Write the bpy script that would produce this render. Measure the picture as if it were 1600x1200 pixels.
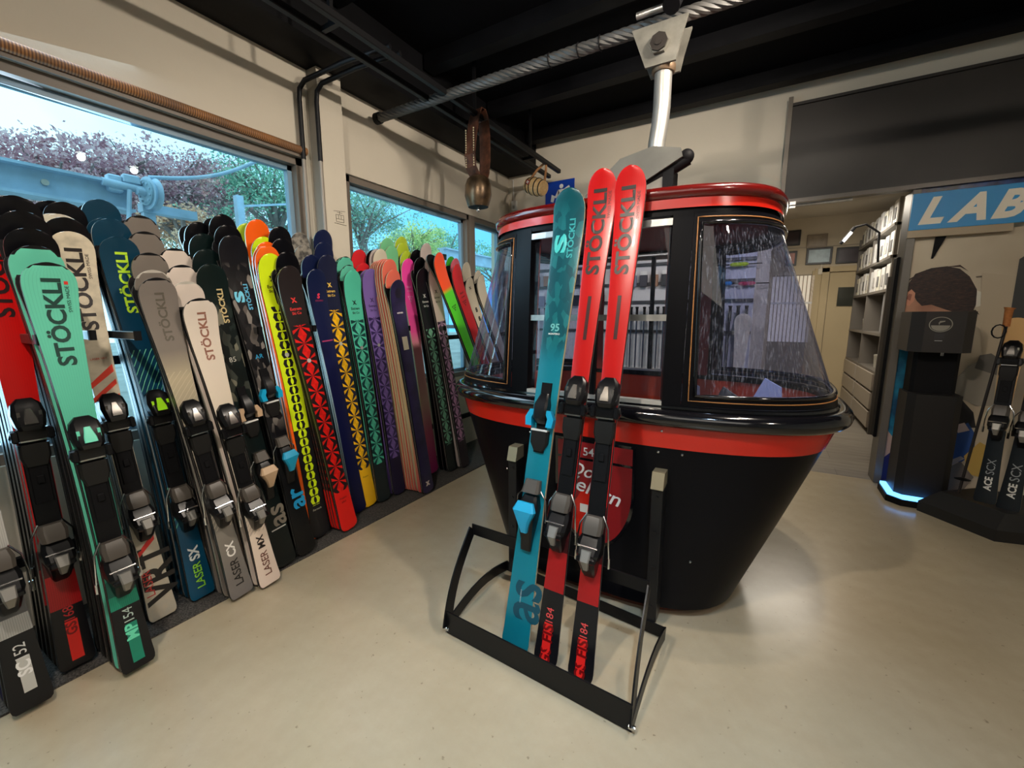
import bpy, math, random
import numpy as np
from mathutils import Vector, Matrix
random.seed(7); rng = np.random.default_rng(7)
for o in list(bpy.data.objects): bpy.data.objects.remove(o)
S = bpy.context.scene
col = S.collection
PI = math.pi

# ---------------------------------------------------------------- camera
FOC, YAW, PITCH, ROLL, CH = 664.08, -.537412, .157868, -.00185783, 1.314
def _rot():
    f = np.array([math.sin(YAW)*math.cos(PITCH), math.cos(YAW)*math.cos(PITCH), -math.sin(PITCH)])
    r = np.array([math.cos(YAW), -math.sin(YAW), 0]); u = np.cross(r, f)
    r2 = r*math.cos(ROLL)+u*math.sin(ROLL); u2 = -r*math.sin(ROLL)+u*math.cos(ROLL)
    return r2, u2, f
CR, CU, CF = _rot()
CAM = np.array([0, 0, CH])
cd = bpy.data.cameras.new('camera'); cam = bpy.data.objects.new('camera', cd); col.objects.link(cam)
cd.sensor_width = 36; cd.lens = FOC/1600*36; cd.clip_start = .02; cd.clip_end = 200
cam.matrix_world = Matrix(((CR[0], CU[0], -CF[0], 0), (CR[1], CU[1], -CF[1], 0), (CR[2], CU[2], -CF[2], CH), (0, 0, 0, 1)))
S.camera = cam
# surveying helpers: where the line of sight through a photo pixel meets a real plane
def ray(x, y): return CR*((x-800)/FOC) - CU*((y-600)/FOC) + CF
def onz(x, y, z=0.): d = ray(x, y); return CAM+d*(z-CH)/d[2]
def onx(x, y, X): d = ray(x, y); return CAM+d*X/d[0]
def ony(x, y, Y): d = ray(x, y); return CAM+d*Y/d[1]

# ---------------------------------------------------------------- view, world, lights
S.view_settings.view_transform = 'Standard'; S.view_settings.look = 'None'
S.view_settings.exposure = 0.12; S.view_settings.gamma = 1; S.view_settings.use_curve_mapping = False
def lin(c):
    return tuple((v/12.92 if v <= .04045 else ((v+.055)/1.055)**2.4) for v in c)
def rgb(r, g, b): return lin((r/255, g/255, b/255))
W = bpy.data.worlds.new('world'); S.world = W; W.use_nodes = True
nt = W.node_tree; nt.nodes.clear()
wo = nt.nodes.new('ShaderNodeOutputWorld'); bg = nt.nodes.new('ShaderNodeBackground')
tc = nt.nodes.new('ShaderNodeTexCoord'); nz = nt.nodes.new('ShaderNodeTexNoise'); cr = nt.nodes.new('ShaderNodeValToRGB')
sx = nt.nodes.new('ShaderNodeSeparateXYZ'); ma = nt.nodes.new('ShaderNodeMath'); mb = nt.nodes.new('ShaderNodeMath')
nz.inputs['Scale'].default_value = 2.2; nz.inputs['Detail'].default_value = 5
nt.links.new(tc.outputs['Generated'], nz.inputs['Vector']); nt.links.new(tc.outputs['Generated'], sx.inputs[0])
ma.operation = 'MULTIPLY_ADD'; ma.inputs[1].default_value = -.75; ma.inputs[2].default_value = .42
nt.links.new(sx.outputs['Y'], ma.inputs[0])
mb.operation = 'ADD'; nt.links.new(ma.outputs[0], mb.inputs[0]); nt.links.new(nz.outputs['Fac'], mb.inputs[1])
nt.links.new(mb.outputs[0], cr.inputs[0])
e = cr.color_ramp.elements
e[0].position = .32; e[0].color = (*rgb(106, 180, 222), 1); e[1].position = .72; e[1].color = (*rgb(214, 240, 246), 1)
nt.links.new(cr.outputs[0], bg.inputs[0]); bg.inputs[1].default_value = 2.1
nt.links.new(bg.outputs[0], wo.inputs[0])

def add_light(name, kind, loc, power, color, target=None, size=.1, spot=1.2, blend=.4, sizey=None):
    l = bpy.data.lights.new(name, kind); l.energy = power; l.color = color
    if kind == 'AREA':
        l.size = size
        if sizey: l.shape = 'RECTANGLE'; l.size_y = sizey
    else: l.shadow_soft_size = size
    if kind == 'SPOT': l.spot_size = spot; l.spot_blend = blend
    o = bpy.data.objects.new(name, l); col.objects.link(o); o.location = loc
    if target is not None:
        o.rotation_euler = (Vector(target)-Vector(loc)).to_track_quat('-Z', 'Y').to_euler()
    return o
WARM = (1, .88, .74)
LAMPS = [(.29, 1.61, 2.84), (.34, 2.02, 2.84), (-.75, -.15, 2.9), (1.9, .2, 2.9), (.25, .15, 2.9)]
add_light('spot_one', 'SPOT', (.29, 1.61, 2.80), 85, WARM, (-2.6, 2.6, 1.3), .03, 2.5, .6)
add_light('spot_two', 'SPOT', (.34, 2.02, 2.80), 75, WARM, (-2.0, 3.6, 1.1), .03, 2.5, .7)
add_light('spot_three', 'SPOT', (-.75, -.15, 2.86), 125, WARM, (-.6, 1.4, .2), .04, 2.5, .5)
add_light('spot_five', 'SPOT', (.25, .15, 2.86), 165, (.54, .77, 1), (-.35, .75, .0), .05, 1.08, 1.0)
add_light('spot_four', 'SPOT', (1.9, .2, 2.86), 50, WARM, (.9, 2.4, .0), .06, 2.2, .6)
add_light('shop_fill', 'AREA', (.6, -1.2, 3.0), 34, (1, .93, .84), (.2, 1.2, 0), 2.5)
add_light('back_room_light', 'AREA', (.4, 6.3, 2.5), 26, (1, .9, .76), (.4, 6.3, 0), .9)
add_light('window_daylight', 'AREA', (-2.9, .4, 1.7), 60, (.62, .82, 1), (0, .6, .4), 1.1, sizey=2.4)

# ---------------------------------------------------------------- materials
MATS = {}
class N:
    """tiny node DSL"""
    def __init__(s, name):
        s.m = bpy.data.materials.new(name); s.m.use_nodes = True; s.t = s.m.node_tree
        s.b = s.t.nodes['Principled BSDF']; s.out = s.t.nodes['Material Output']
    def n(s, ty, **k):
        x = s.t.nodes.new('ShaderNode'+ty)
        for a, v in k.items(): setattr(x, a, v)
        return x
    def put(s, inp, v):
        if v is None: return
        if isinstance(v, (int, float)): inp.default_value = v
        elif isinstance(v, tuple): inp.default_value = (*v, 1) if len(v) == 3 and inp.type == 'RGBA' else v
        else: s.t.links.new(v, inp)
    def math(s, op, a, b=None, c=None):
        x = s.n('Math', operation=op)
        for i, v in enumerate((a, b, c)): s.put(x.inputs[i], v)
        return x.outputs[0]
    def mix(s, f, a, b, bt='MIX'):
        x = s.n('Mix', data_type='RGBA', blend_type=bt); s.put(x.inputs[0], f); s.put(x.inputs[6], a); s.put(x.inputs[7], b); return x.outputs[2]
    def ramp(s, f, stops, interp='LINEAR'):
        x = s.n('ValToRGB'); s.put(x.inputs[0], f); el = x.color_ramp.elements; x.color_ramp.interpolation = interp
        while len(el) < len(stops): el.new(.5)
        for e_, (p, c) in zip(el, stops): e_.position = p; e_.color = (*c, 1) if len(c) == 3 else c
        return x.outputs[0]
    def noise(s, scale, detail=3, vec=None, rough=.5):
        x = s.n('TexNoise'); x.inputs['Scale'].default_value = scale; x.inputs['Detail'].default_value = detail; x.inputs['Roughness'].default_value = rough
        if vec is None: vec = s.obj()
        s.t.links.new(vec, x.inputs['Vector']); return x.outputs['Fac']
    def obj(s):
        if not hasattr(s, 'tc'): s.tc = s.n('TexCoord')
        return s.tc.outputs['Object']
    def xyz(s, v): x = s.n('SeparateXYZ'); s.t.links.new(v, x.inputs[0]); return x.outputs
    def scalevec(s, v, sc):
        x = s.n('Mapping'); x.inputs['Scale'].default_value = sc; s.t.links.new(v, x.inputs[0]); return x.outputs[0]
    def bump(s, h, st, dist=.01):
        x = s.n('Bump'); x.inputs['Strength'].default_value = st; x.inputs['Distance'].default_value = dist; s.t.links.new(h, x.inputs['Height'])
        s.t.links.new(x.outputs[0], s.b.inputs['Normal'])
    def set(s, **k):
        mp = dict(col='Base Color', rough='Roughness', metal='Metallic', coat='Coat Weight', spec='Specular IOR Level', em='Emission Color', es='Emission Strength', alpha='Alpha', trans='Transmission Weight')
        for a, v in k.items(): s.put(s.b.inputs[mp[a]], v)
        return s

def pm(name, c, rough=.5, metal=0., coat=0., var=0., vs=8, bump=0., bs=60, spec=.5, es=0.):
    if name in MATS: return MATS[name]
    m = N(name); m.set(rough=rough, metal=metal, coat=coat, spec=spec)
    if var:
        f = m.noise(vs, 4); lo = tuple(v*(1-var) for v in c); hi = tuple(min(1, v*(1+var)) for v in c)
        m.set(col=m.ramp(f, [(.3, lo), (.7, hi)]))
    else: m.set(col=c)
    if bump: m.bump(m.noise(bs, 3), bump)
    if es: m.set(em=c, es=es)
    MATS[name] = m.m; return m.m

BLACK = pm('black_plastic', (.004, .004, .005), .28, spec=.35)
MATTE = pm('matte_black', (.004, .004, .005), .6, spec=.15)
GLOSSB = pm('gloss_black', (.005, .005, .007), .12, coat=.5)
CHROME = pm('chrome', (.7, .7, .7), .18, 1)
ALU = pm('brushed_aluminium', (.55, .54, .52), .35, .9, var=.2, vs=20)
STEEL = pm('steel_edge', (.42, .4, .37), .35, .7)
GREYP = pm('grey_plastic', (.013, .0125, .012), .45, spec=.22)
WHITEP = pm('white_plastic', (.75, .74, .72), .4)

# wall plaster
def plaster(name, c, bs=25):
    m = N(name); f = m.noise(1.3, 5); m.set(col=m.ramp(f, [(.3, tuple(v*.9 for v in c)), (.7, c)]), rough=.85)
    m.bump(m.noise(bs, 4), .15, .01); return m.m
WALL = plaster('cream_plaster', rgb(212, 203, 186))
COLC = plaster('rough_concrete', rgb(150, 145, 135), 45)
# polished concrete floor
m = N('polished_concrete'); o = m.obj()
f = m.noise(2.2, 8, rough=.65); f2 = m.noise(9, 6, rough=.7)
c = m.ramp(f, [(.2, rgb(172, 158, 132)), (.8, rgb(190, 177, 152))])
c = m.mix(m.ramp(f2, [(.35, (.0, .0, .0)), (.8, (.3, .3, .3))]), c, rgb(156, 141, 116))
sp = m.noise(55, 2); c = m.mix(m.ramp(sp, [(.70, (0, 0, 0)), (.76, (.5, .5, .5))]), c, rgb(96, 84, 66))
m.set(col=c, rough=m.ramp(m.noise(2, 2), [(.2, (.20, .20, .20)), (.8, (.28, .28, .28))]), spec=.55)
FLOOR = m.m
# ceiling
CEIL = pm('black_ceiling', (.002, .002, .003), .8, var=.3, vs=3, spec=.08)
BEAMM = pm('black_beam_paint', (.003, .003, .004), .6, var=.3, vs=6, spec=.15)
# glass
def glass(name, tint, gl=.08, scratches=0., rough=.0, milk=0.):
    m = N(name); t = m.t; t.nodes.remove(m.b)
    tr = m.n('BsdfTransparent'); tr.inputs[0].default_value = (*tint, 1)
    g = m.n('BsdfGlossy'); g.inputs['Roughness'].default_value = rough
    lw = m.n('LayerWeight'); lw.inputs[0].default_value = .5
    fac = m.math('MULTIPLY_ADD', m.math('POWER', lw.outputs['Facing'], 3.0), .5, gl)
    mx = m.n('MixShader'); t.links.new(fac, mx.inputs[0]); t.links.new(tr.outputs[0], mx.inputs[1]); t.links.new(g.outputs[0], mx.inputs[2])
    out = mx.outputs[0]
    if scratches:
        v = m.scalevec(m.obj(), (30, 30, 4)); s1 = m.noise(5, 6, v, .7)
        k = m.ramp(s1, [(.52, (milk, milk, milk)), (.75, (scratches, scratches, scratches))])
        df = m.n('BsdfDiffuse'); df.inputs[0].default_value = (.45, .5, .68, 1)
        m2 = m.n('MixShader'); t.links.new(k, m2.inputs[0]); t.links.new(out, m2.inputs[1]); t.links.new(df.outputs[0], m2.inputs[2]); out = m2.outputs[0]
    t.links.new(out, m.out.inputs[0]); return m.m
WGLASS = glass('window_glass', (.80, .95, 1.0), .02)
CGLASS = glass('cabin_plexiglass', (.60, .64, .84), .05, .38, .02, .015)
DGLASS = glass('door_glass', (.86, .88, .93), .03, .10, .0, .01)

# ---------------------------------------------------------------- mesh builder
class MB:
    def __init__(s): s.v = []; s.f = []; s.m = []; s.uv = None
    def add(s, vs, fs, mi=0):
        k = len(s.v); s.v += [tuple(map(float, p)) for p in vs]
        for q in fs: s.f.append(tuple(k+i for i in q)); s.m.append(mi)
        return s
    def box(s, lo, hi, mi=0, bev=0.):
        x0, y0, z0 = lo; x1, y1, z1 = hi
        if not bev:
            return s.add([(x0,y0,z0),(x1,y0,z0),(x1,y1,z0),(x0,y1,z0),(x0,y0,z1),(x1,y0,z1),(x1,y1,z1),(x0,y1,z1)],
                         [(0,3,2,1),(4,5,6,7),(0,1,5,4),(1,2,6,5),(2,3,7,6),(3,0,4,7)], mi)
        b = bev; rings = []
        for z, i in ((z0, b), (z0+b, 0), (z1-b, 0), (z1, b)):
            k = i+b*.6
            rings.append([(x0+k, y0+i, z), (x1-k, y0+i, z), (x1-i, y0+k, z), (x1-i, y1-k, z), (x1-k, y1-i, z), (x0+k, y1-i, z), (x0+i, y1-k, z), (x0+i, y0+k, z)])
        return s.loft(rings, mi)
    def loft(s, rings, mi=0, cap=True, closed=True):
        n = len(rings[0]); vs = [p for r in rings for p in r]; fs = []
        for i in range(len(rings)-1):
            for j in range(n if closed else n-1):
                a = i*n+j; b = i*n+(j+1) % n; fs.append((a, b, b+n, a+n))
        if cap and closed: fs.append(tuple(range(n))[::-1]); fs.append(tuple((len(rings)-1)*n+j for j in range(n)))
        return s.add(vs, fs, mi)
    def grid(s, P, mi=0):  # P[i][j]
        return s.loft(P, mi, False, False)
    def tube(s, pts, r, seg=8, mi=0, closed=False, cap=True):
        pts = [Vector(p) for p in pts]; n = len(pts); rings = []; up = None
        for i, p in enumerate(pts):
            a = pts[(i-1) % n] if (closed or i > 0) else p; b = pts[(i+1) % n] if (closed or i < n-1) else p
            t = (b-a).normalized()
            if up is None:
                up = Vector((0, 0, 1)) if abs(t.z) < .9 else Vector((1, 0, 0))
            x = t.cross(up); x.normalize(); up = x.cross(t).normalized()
            rr = r[i] if isinstance(r, (list, tuple)) else r
            rings.append([tuple(p+(x*math.cos(q)+up*math.sin(q))*rr) for q in [2*PI*k/seg for k in range(seg)]])
        if closed: rings.append(rings[0])
        return s.loft(rings, mi, cap and not closed)
    def bar(s, a, b, w, h, up=(0, 0, 1), mi=0):
        """rectangular bar from a to b; w across, h along up"""
        a = Vector(a); b = Vector(b); t = (b-a).normalized(); u = Vector(up); x = t.cross(u).normalized(); u = x.cross(t).normalized()
        rings = [[tuple(p+x*i*w/2+u*j*h/2) for i, j in ((-1, -1), (1, -1), (1, 1), (-1, 1))] for p in (a, b)]
        return s.loft(rings, mi)
    def prism(s, poly, off, mi=0):
        """poly: 3d points, off: extrusion vector"""
        n = len(poly); o = Vector(off); vs = [tuple(p) for p in poly]+[tuple(Vector(p)+o) for p in poly]
        fs = [tuple(range(n))[::-1], tuple(range(n, 2*n))]+[(i, (i+1) % n, n+(i+1) % n, n+i) for i in range(n)]
        return s.add(vs, fs, mi)
    def lathe(s, prof, c=(0, 0, 0), seg=20, mi=0, sx=1, sy=1):
        rings = [[(c[0]+r*math.cos(2*PI*k/seg)*sx, c[1]+r*math.sin(2*PI*k/seg)*sy, c[2]+z) for k in range(seg)] for r, z in prof]
        return s.loft(rings, mi, True)
    def sphere(s, c, r, mi=0, seg=14, sc=(1, 1, 1)):
        rings = []
        for i in range(1, 9):
            a = PI*i/9; rings.append([(c[0]+r*math.sin(a)*math.cos(2*PI*k/seg)*sc[0], c[1]+r*math.sin(a)*math.sin(2*PI*k/seg)*sc[1], c[2]-r*math.cos(a)*sc[2]) for k in range(seg)])
        return s.loft(rings, mi)
    def mesh(s, name, mats, smooth=False, angle=40):
        me = bpy.data.meshes.new(name); me.from_pydata(s.v, [], s.f)
        for mt in (mats if isinstance(mats, (list, tuple)) else [mats]): me.materials.append(mt)
        me.polygons.foreach_set('material_index', s.m)
        if smooth: me.shade_smooth(); me.set_sharp_from_angle(angle=math.radians(angle))
        me.update(); return me
    def build(s, name, mats, parent=None, smooth=False, angle=40):
        return link(name, s.mesh(name, mats, smooth, angle), parent)
def link(name, me, parent=None):
    o = bpy.data.objects.new(name, me); col.objects.link(o)
    if parent is not None: o.parent = parent
    return o
def tag(o, label=None, cat=None, group=None, kind=None):
    if label: o['label'] = label
    if cat: o['category'] = cat
    if group: o['group'] = group
    if kind: o['kind'] = kind
    return o
def empty(name, loc, label, cat, group=None):
    o = bpy.data.objects.new(name, None); col.objects.link(o); o.location = loc; o.empty_display_size = .1
    return tag(o, label, cat, group)
def part(mb, name, mats, root, smooth=False, angle=40):
    """build in world coordinates, parent under root that only has a translation"""
    o = mb.build(name, mats, root, smooth, angle)
    if root is not None: o.matrix_parent_inverse = Matrix.Translation(-Vector(root.location)) if root.parent is None else Matrix()
    return o
def struct(mb, name, mats, smooth=False):
    return tag(mb.build(name, mats, None, smooth), kind='structure')

# ---------------------------------------------------------------- lettering (real font outlines turned into thin meshes)
_font = {}
def letters(txt, shear=0., bold=.0, space=1.0):
    k = (txt, shear, bold, space)
    if k in _font: return _font[k]
    cu = bpy.data.curves.new('letters', 'FONT'); cu.body = txt; cu.size = 1; cu.shear = shear; cu.offset = bold; cu.space_character = space
    cu.resolution_u = 3
    ob = bpy.data.objects.new('letters', cu); col.objects.link(ob)
    dg = bpy.context.evaluated_depsgraph_get(); me = ob.evaluated_get(dg).to_mesh()
    v = np.array([tuple(x.co)[:2] for x in me.vertices]); f = [tuple(p.vertices) for p in me.polygons]
    ob.evaluated_get(dg).to_mesh_clear(); bpy.data.objects.remove(ob); bpy.data.curves.remove(cu)
    v[:, 0] -= v[:, 0].min(); _font[k] = (v, f, v[:, 0].max(), v[:, 1].max(), v[:, 1].min())
    return _font[k]
def text_flat(mb, txt, org, right, up, height, mi=0, lift=(0, 0, 0), width=None, **k):
    v, f, w, h, lo = letters(txt, **k); s = height/.72; sxx = s if width is None else width/w
    org = Vector(org)+Vector(lift); r = Vector(right); u = Vector(up)
    mb.add([tuple(org+r*(p[0]*sxx)+u*(p[1]*s)) for p in v], f, mi); return w*sxx

# ================================================================ ROOM SHELL
XL, YB, ZC = -2.6, 4.3, 3.15
mbx = lambda lo, hi: MB().box(lo, hi)
struct(MB().box((XL-.3, -3, -.1), (3.6, YB, 0)), 'floor', FLOOR)
m = N('grey_floor_boards'); v = m.obj(); br = m.n('TexBrick'); br.inputs['Scale'].default_value = 1; br.inputs['Brick Width'].default_value = 1.2; br.inputs['Row Height'].default_value = .3; br.inputs['Mortar Size'].default_value = .004
m.t.links.new(v, br.inputs['Vector']); br.inputs['Color1'].default_value = (*rgb(140, 134, 124), 1); br.inputs['Color2'].default_value = (*rgb(120, 114, 106), 1); br.inputs['Mortar'].default_value = (*rgb(90, 85, 78), 1)
cc = m.mix(.5, br.outputs[0], m.ramp(m.noise(3, 5, m.scalevec(v, (1, 6, 1))), [(.3, rgb(112, 106, 98)), (.7, rgb(160, 152, 140))]))
m.set(col=cc, rough=.4)
struct(MB().box((-1.6, YB, -.1), (1.8, 8.4, 0)), 'floor_back_room', m.m)
mb_ = MB().box((XL-.3, -3, ZC), (3.6, YB, ZC+.1)); struct(mb_, 'ceiling', CEIL)
for i, y in enumerate((-.9, .1, 1.0, 1.75, 2.55, 3.35, 4.05)):
    struct(MB().box((XL+.36, y, ZC-.10), (3.6, y+.10, ZC)), 'trim_%d' % (i+1), BEAMM)
struct(MB().box((XL, -3, 2.835), (XL+.34, YB, ZC)).box((XL+.30, -3, 2.815), (XL+.34, YB, 2.835)), 'trim_8', BEAMM)
# left wall: below sills, above heads, piers
wl = MB()
SILL, HEAD = .72, 2.30
wl.box((XL-.2, -3, 0), (XL, YB, SILL)).box((XL-.2, -3, HEAD), (XL, YB, ZC))
wl.box((XL-.2, 1.80, SILL), (XL, 2.11, HEAD)).box((XL-.2, 4.24, SILL), (XL, YB, HEAD)).box((XL-.2, -3, SILL), (XL, -1.6, HEAD))
struct(wl, 'wall_left', WALL)
struct(MB().box((XL, 1.855, 0), (-2.5, 2.03, 2.83)), 'trim_9', [WALL, COLC])
bpy.data.objects['trim_9'].data.polygons[2].material_index = 1
# back wall with the opening to the workshop
OX0, OX1, OZ = -.02, .82, 2.21
wb = MB().box((XL, YB, 0), (OX0, YB+.14, ZC)).box((OX0, YB, OZ), (OX1+.05, YB+.14, ZC)).box((OX1+.05, YB, 0), (3.6, YB+.14, ZC))
struct(wb, 'wall_back', WALL)
struct(MB().box((3.5, -3, 0), (3.6, YB, ZC)), 'wall_right', WALL)
struct(MB().box((XL, -3.1, 0), (3.6, -3, ZC)), 'wall_front', WALL)
# workshop room
TAN = plaster('tan_paint', rgb(196, 178, 142))
struct(MB().box((-1.7, 8.2, 0), (1.8, 8.35, 2.9)), 'wall_back_room_end', plaster('beige_paint', rgb(205, 192, 168)))
struct(MB().box((-1.7, YB+.14, 0), (-1.6, 8.3, 2.9)), 'wall_back_room_left', WALL)
struct(MB().box((1.52, YB+.14, 0), (1.62, 8.3, 2.9)), 'wall_back_room_right', WALL)
struct(MB().box((-1.7, YB+.14, 2.8), (1.62, 8.3, 2.9)), 'ceiling_back_room', WALL)

# windows: frames with bronze outer, pale inner profile, glass
FRM = pm('window_frame_grey', rgb(118, 108, 98), .45); FRB = pm('window_frame_blue_grey', rgb(120, 150, 172), .35)
def window(n, y0, y1, z0, z1, posts=()):
    root = bpy.data.objects.new('window_%d' % n, None); col.objects.link(root); root.location = (XL-.06, y0, z0); root['kind'] = 'structure'
    t = .045; g = MB()
    for a, b in (((XL-.12, y0, z0), (XL-.02, y1, z0+t)), ((XL-.12, y0, z1-t), (XL-.02, y1, z1)), ((XL-.12, y0, z0), (XL-.02, y0+t, z1)), ((XL-.12, y1-t, z0), (XL-.02, y1, z1))): g.box(a, b)
    part(g, 'window_frame', FRM, root)
    g = MB(); i = t
    for a, b in (((XL-.11, y0+i, z0+i), (XL-.07, y1-i, z0+i+.03)), ((XL-.11, y0+i, z1-i-.03), (XL-.07, y1-i, z1-i)), ((XL-.11, y0+i, z0+i), (XL-.07, y0+i+.03, z1-i)), ((XL-.11, y1-i-.03, z0+i), (XL-.07, y1-i, z1-i))): g.box(a, b)
    part(g, 'glazing_bead', FRB, root)
    part(MB().box((XL-.095, y0+.07, z0+.07), (XL-.089, y1-.07, z1-.07)), 'pane', WGLASS, root)
    return root
window(1, -1.6, 1.80, SILL, HEAD)
window(2, 2.11, 3.58, SILL, HEAD)
window(3, 3.62, 4.24, SILL, HEAD)
struct(MB().box((XL-.14, 3.56, SILL), (XL+.0, 3.64, HEAD)), 'trim_10', FRM)
# rolled bamboo blind under the header
m = N('bamboo_slats'); x = m.xyz(m.obj()); wv = m.math('SINE', m.math('MULTIPLY', x['Y'], 620)); c = m.mix(m.math('MULTIPLY_ADD', wv, .5, .5), rgb(92, 54, 30), rgb(176, 122, 70))
c = m.mix(m.ramp(m.noise(6, 3), [(.35, (0, 0, 0)), (.7, (.6, .6, .6))]), c, rgb(80, 66, 56)); m.set(col=c, rough=.6)
bl = empty('rolled_blind', (XL+.03, -1.6, 2.33), 'rolled bamboo blind along the head of the large left window', 'blind')
part(MB().tube([(XL+.025, -1.6+k*.17, 2.335) for k in range(21)], .024, 10), 'roll', m.m, bl, True)
part(MB().box((XL, -1.6, 2.295), (XL+.02, 1.8, 2.312)), 'bottom_rail', FRM, bl)

# dark mat under the skis
RUG = N('charcoal_mat'); RUG.set(col=RUG.ramp(RUG.noise(160, 3), [(.35, (.02, .019, .018)), (.75, (.12, .11, .10))]), rough=.95); RUG.bump(RUG.noise(220, 2), .5, .004)
tag(MB().box((XL, -1.2, 0), (-2.085, YB, .008)).build('floor_mat', RUG.m), 'dark speckled carpet mat strip under the wall of skis', 'mat')

# ================================================================ CABLE CAR CABIN
CX, CY = -.63, 2.26
NN = 3.1
def prof(z):
    # half length a, half depth b against height
    T = [(.0, .555, .47), (.05, .60, .50), (.45, .755, .52), (.80, .885, .535), (.915, .925, .545), (.97, .90, .54), (1.70, .645, .515), (1.76, .635, .513)]
    for (z0, a0, b0), (z1, a1, b1) in zip(T, T[1:]):
        if z <= z1: k = max(0, (z-z0)/(z1-z0)); return a0+(a1-a0)*k, b0+(b1-b0)*k
    return T[-1][1:]
def se(th, a, b):
    c, s = math.cos(th), math.sin(th)
    return CX+a*math.copysign(abs(c)**(2/NN), c), CY+b*math.copysign(abs(s)**(2/NN), s)
def cp(th, z, off=0.):
    a, b = prof(z); x, y = se(th, a+off, b+off); return (x, y, z)
def ring_th(n=96):
    # even spacing round the perimeter
    k = 2000; P = [se(2*PI*i/k, .9, .54) for i in range(k+1)]; d = [0]
    for p, q in zip(P, P[1:]): d.append(d[-1]+math.dist(p, q))
    out = []; j = 0
    for i in range(n):
        t = d[-1]*i/n
        while d[j+1] < t: j += 1
        out.append(2*PI*j/k)
    return out
TH = ring_th(112)
def band(mb, zs, off=0., mi=0, flip=False):
    mb.loft([[cp(t, z, off) for t in TH] for z in zs], mi, False)
def front_th(xrel, z, sgn=-1):
    """theta where the shell meets x = CX + xrel on the front (sgn -1) or back (+1) side"""
    a, _ = prof(z); c = math.copysign(min(1, abs(xrel)/a)**(NN/2), xrel); return sgn*math.acos(c)
CR_RED = N('cabin_red_paint'); CR_RED.set(col=rgb(206, 36, 22), rough=.25, coat=.3)
DKRED = pm('cabin_dark_red', rgb(98, 14, 12), .2, coat=.6)
HULL = N('cabin_black_paint'); HULL.set(col=HULL.ramp(HULL.noise(2, 4), [(.3, (.003, .003, .0045)), (.7, (.005, .005, .007))]), rough=.36, spec=.12)
INRED = pm('cabin_orange_red_lining', rgb(190, 66, 36), .4, var=.12, vs=4); INBR = pm('cabin_brown_red_lining', rgb(140, 52, 42), .45, var=.15, vs=4)
cab = empty('cable_car_cabin', (CX, CY, 0), 'black and red cable car cabin with curved windows standing in the middle of the shop', 'cable car')
h = MB(); zs = [.05+.75*i/14 for i in range(15)]; band(h, zs); h.loft([[cp(t, .05, -.0) for t in TH], [cp(t, .05, -.25) for t in TH]], 0, False)
part(h, 'hull', HULL.m, cab, True)
h = MB(); band(h, [0, .025, .05], -.02); h.add([cp(t, .001, -.02) for t in TH], [tuple(range(len(TH)))]); part(h, 'base_skirt', DKRED, cab, True)
h = MB(); band(h, [.79, .80, .86, .90], .003); part(h, 'waist_stripe', CR_RED.m, cab, True)
a_, b_ = .925, .55
h = MB(); h.tube([(*se(t, a_, b_), .915) for t in TH], .036, 12, closed=True); part(h, 'bumper_ring', GLOSSB, cab, True)
h = MB(); band(h, [.93, .95, .968], .0); part(h, 'sill_band', HULL.m, cab, True)
h = MB(); band(h, [.955, .964], .006); part(h, 'window_seal', GLOSSB, cab, True)
# inner skin
h = MB(); band(h, [.12+.83*i/8 for i in range(9)], -.035); part(h, 'inner_lining', INRED, cab, True)
h = MB(); h.add([cp(t, .13, -.035) for t in TH], [tuple(range(len(TH)))]); part(h, 'cabin_floor', GREYP, cab)
h = MB(); h.loft([[cp(t, .968, 0) for t in TH], [cp(t, .968, -.045) for t in TH], [cp(t, .94, -.045) for t in TH]], 0, False); part(h, 'sill_ledge', MATTE, cab, True)
# header, roof
h = MB(); band(h, [1.69, 1.72], .0); h.loft([[cp(t, 1.69, 0) for t in TH], [cp(t, 1.69, -.05) for t in TH]], 0, False); part(h, 'header_band', HULL.m, cab, True)
h = MB(); band(h, [1.712, 1.716, 1.745, 1.75], .012); part(h, 'roof_stripe', CR_RED.m, cab, True)
def roofring(off, z): a, b = .638, .512; return [(*se(t, a+off, b+off), z) for t in TH]
h = MB(); h.loft([roofring(.012, 1.745), roofring(.024, 1.752), roofring(.028, 1.775), roofring(.018, 1.79), roofring(-.06, 1.81), roofring(-.2, 1.84), roofring(-.38, 1.855), roofring(-.50, 1.86)], 0, True); part(h, 'roof', DKRED, cab, True, 60)
h = MB(); h.loft([roofring(-.0, 1.705), roofring(-.06, 1.712), roofring(-.5, 1.74)], 0, True); part(h, 'headliner', pm('maroon_headliner', rgb(150, 52, 46), .5), cab, True)
# pillars between windows. the regions are given by x measured from the cabin centre
ZW0, ZW1 = .965, 1.70
def strip(xa, xb, sgn, off, z0=ZW0, z1=ZW1, nx=4, nz=10, thick=.045, mb=None):
    mb = mb or MB(); G = []
    for i in range(nz+1):
        z = z0+(z1-z0)*i/nz; row = []
        for j in range(nx+1):
            x = xa+(xb-xa)*j/nx; row.append(cp(front_th(x, z, sgn), z, off))
        for j in range(nx, -1, -1):
            x = xa+(xb-xa)*j/nx; row.append(cp(front_th(x, z, sgn), z, off-thick))
        G.append(row)
    mb.loft(G, 0, True); return mb
GOLD = pm('gold_trim_line', rgb(178, 122, 70), .4)
for sgn in (-1, 1):
    for xa, xb in ((-.405, -.315), (.292, .363)):
        part(strip(xa, xb, sgn, .002), 'pillar', HULL.m, cab, True)
        part(strip(xa, xb, sgn, -.044, thick=.006), 'pillar_lining', INBR, cab, True)
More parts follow.
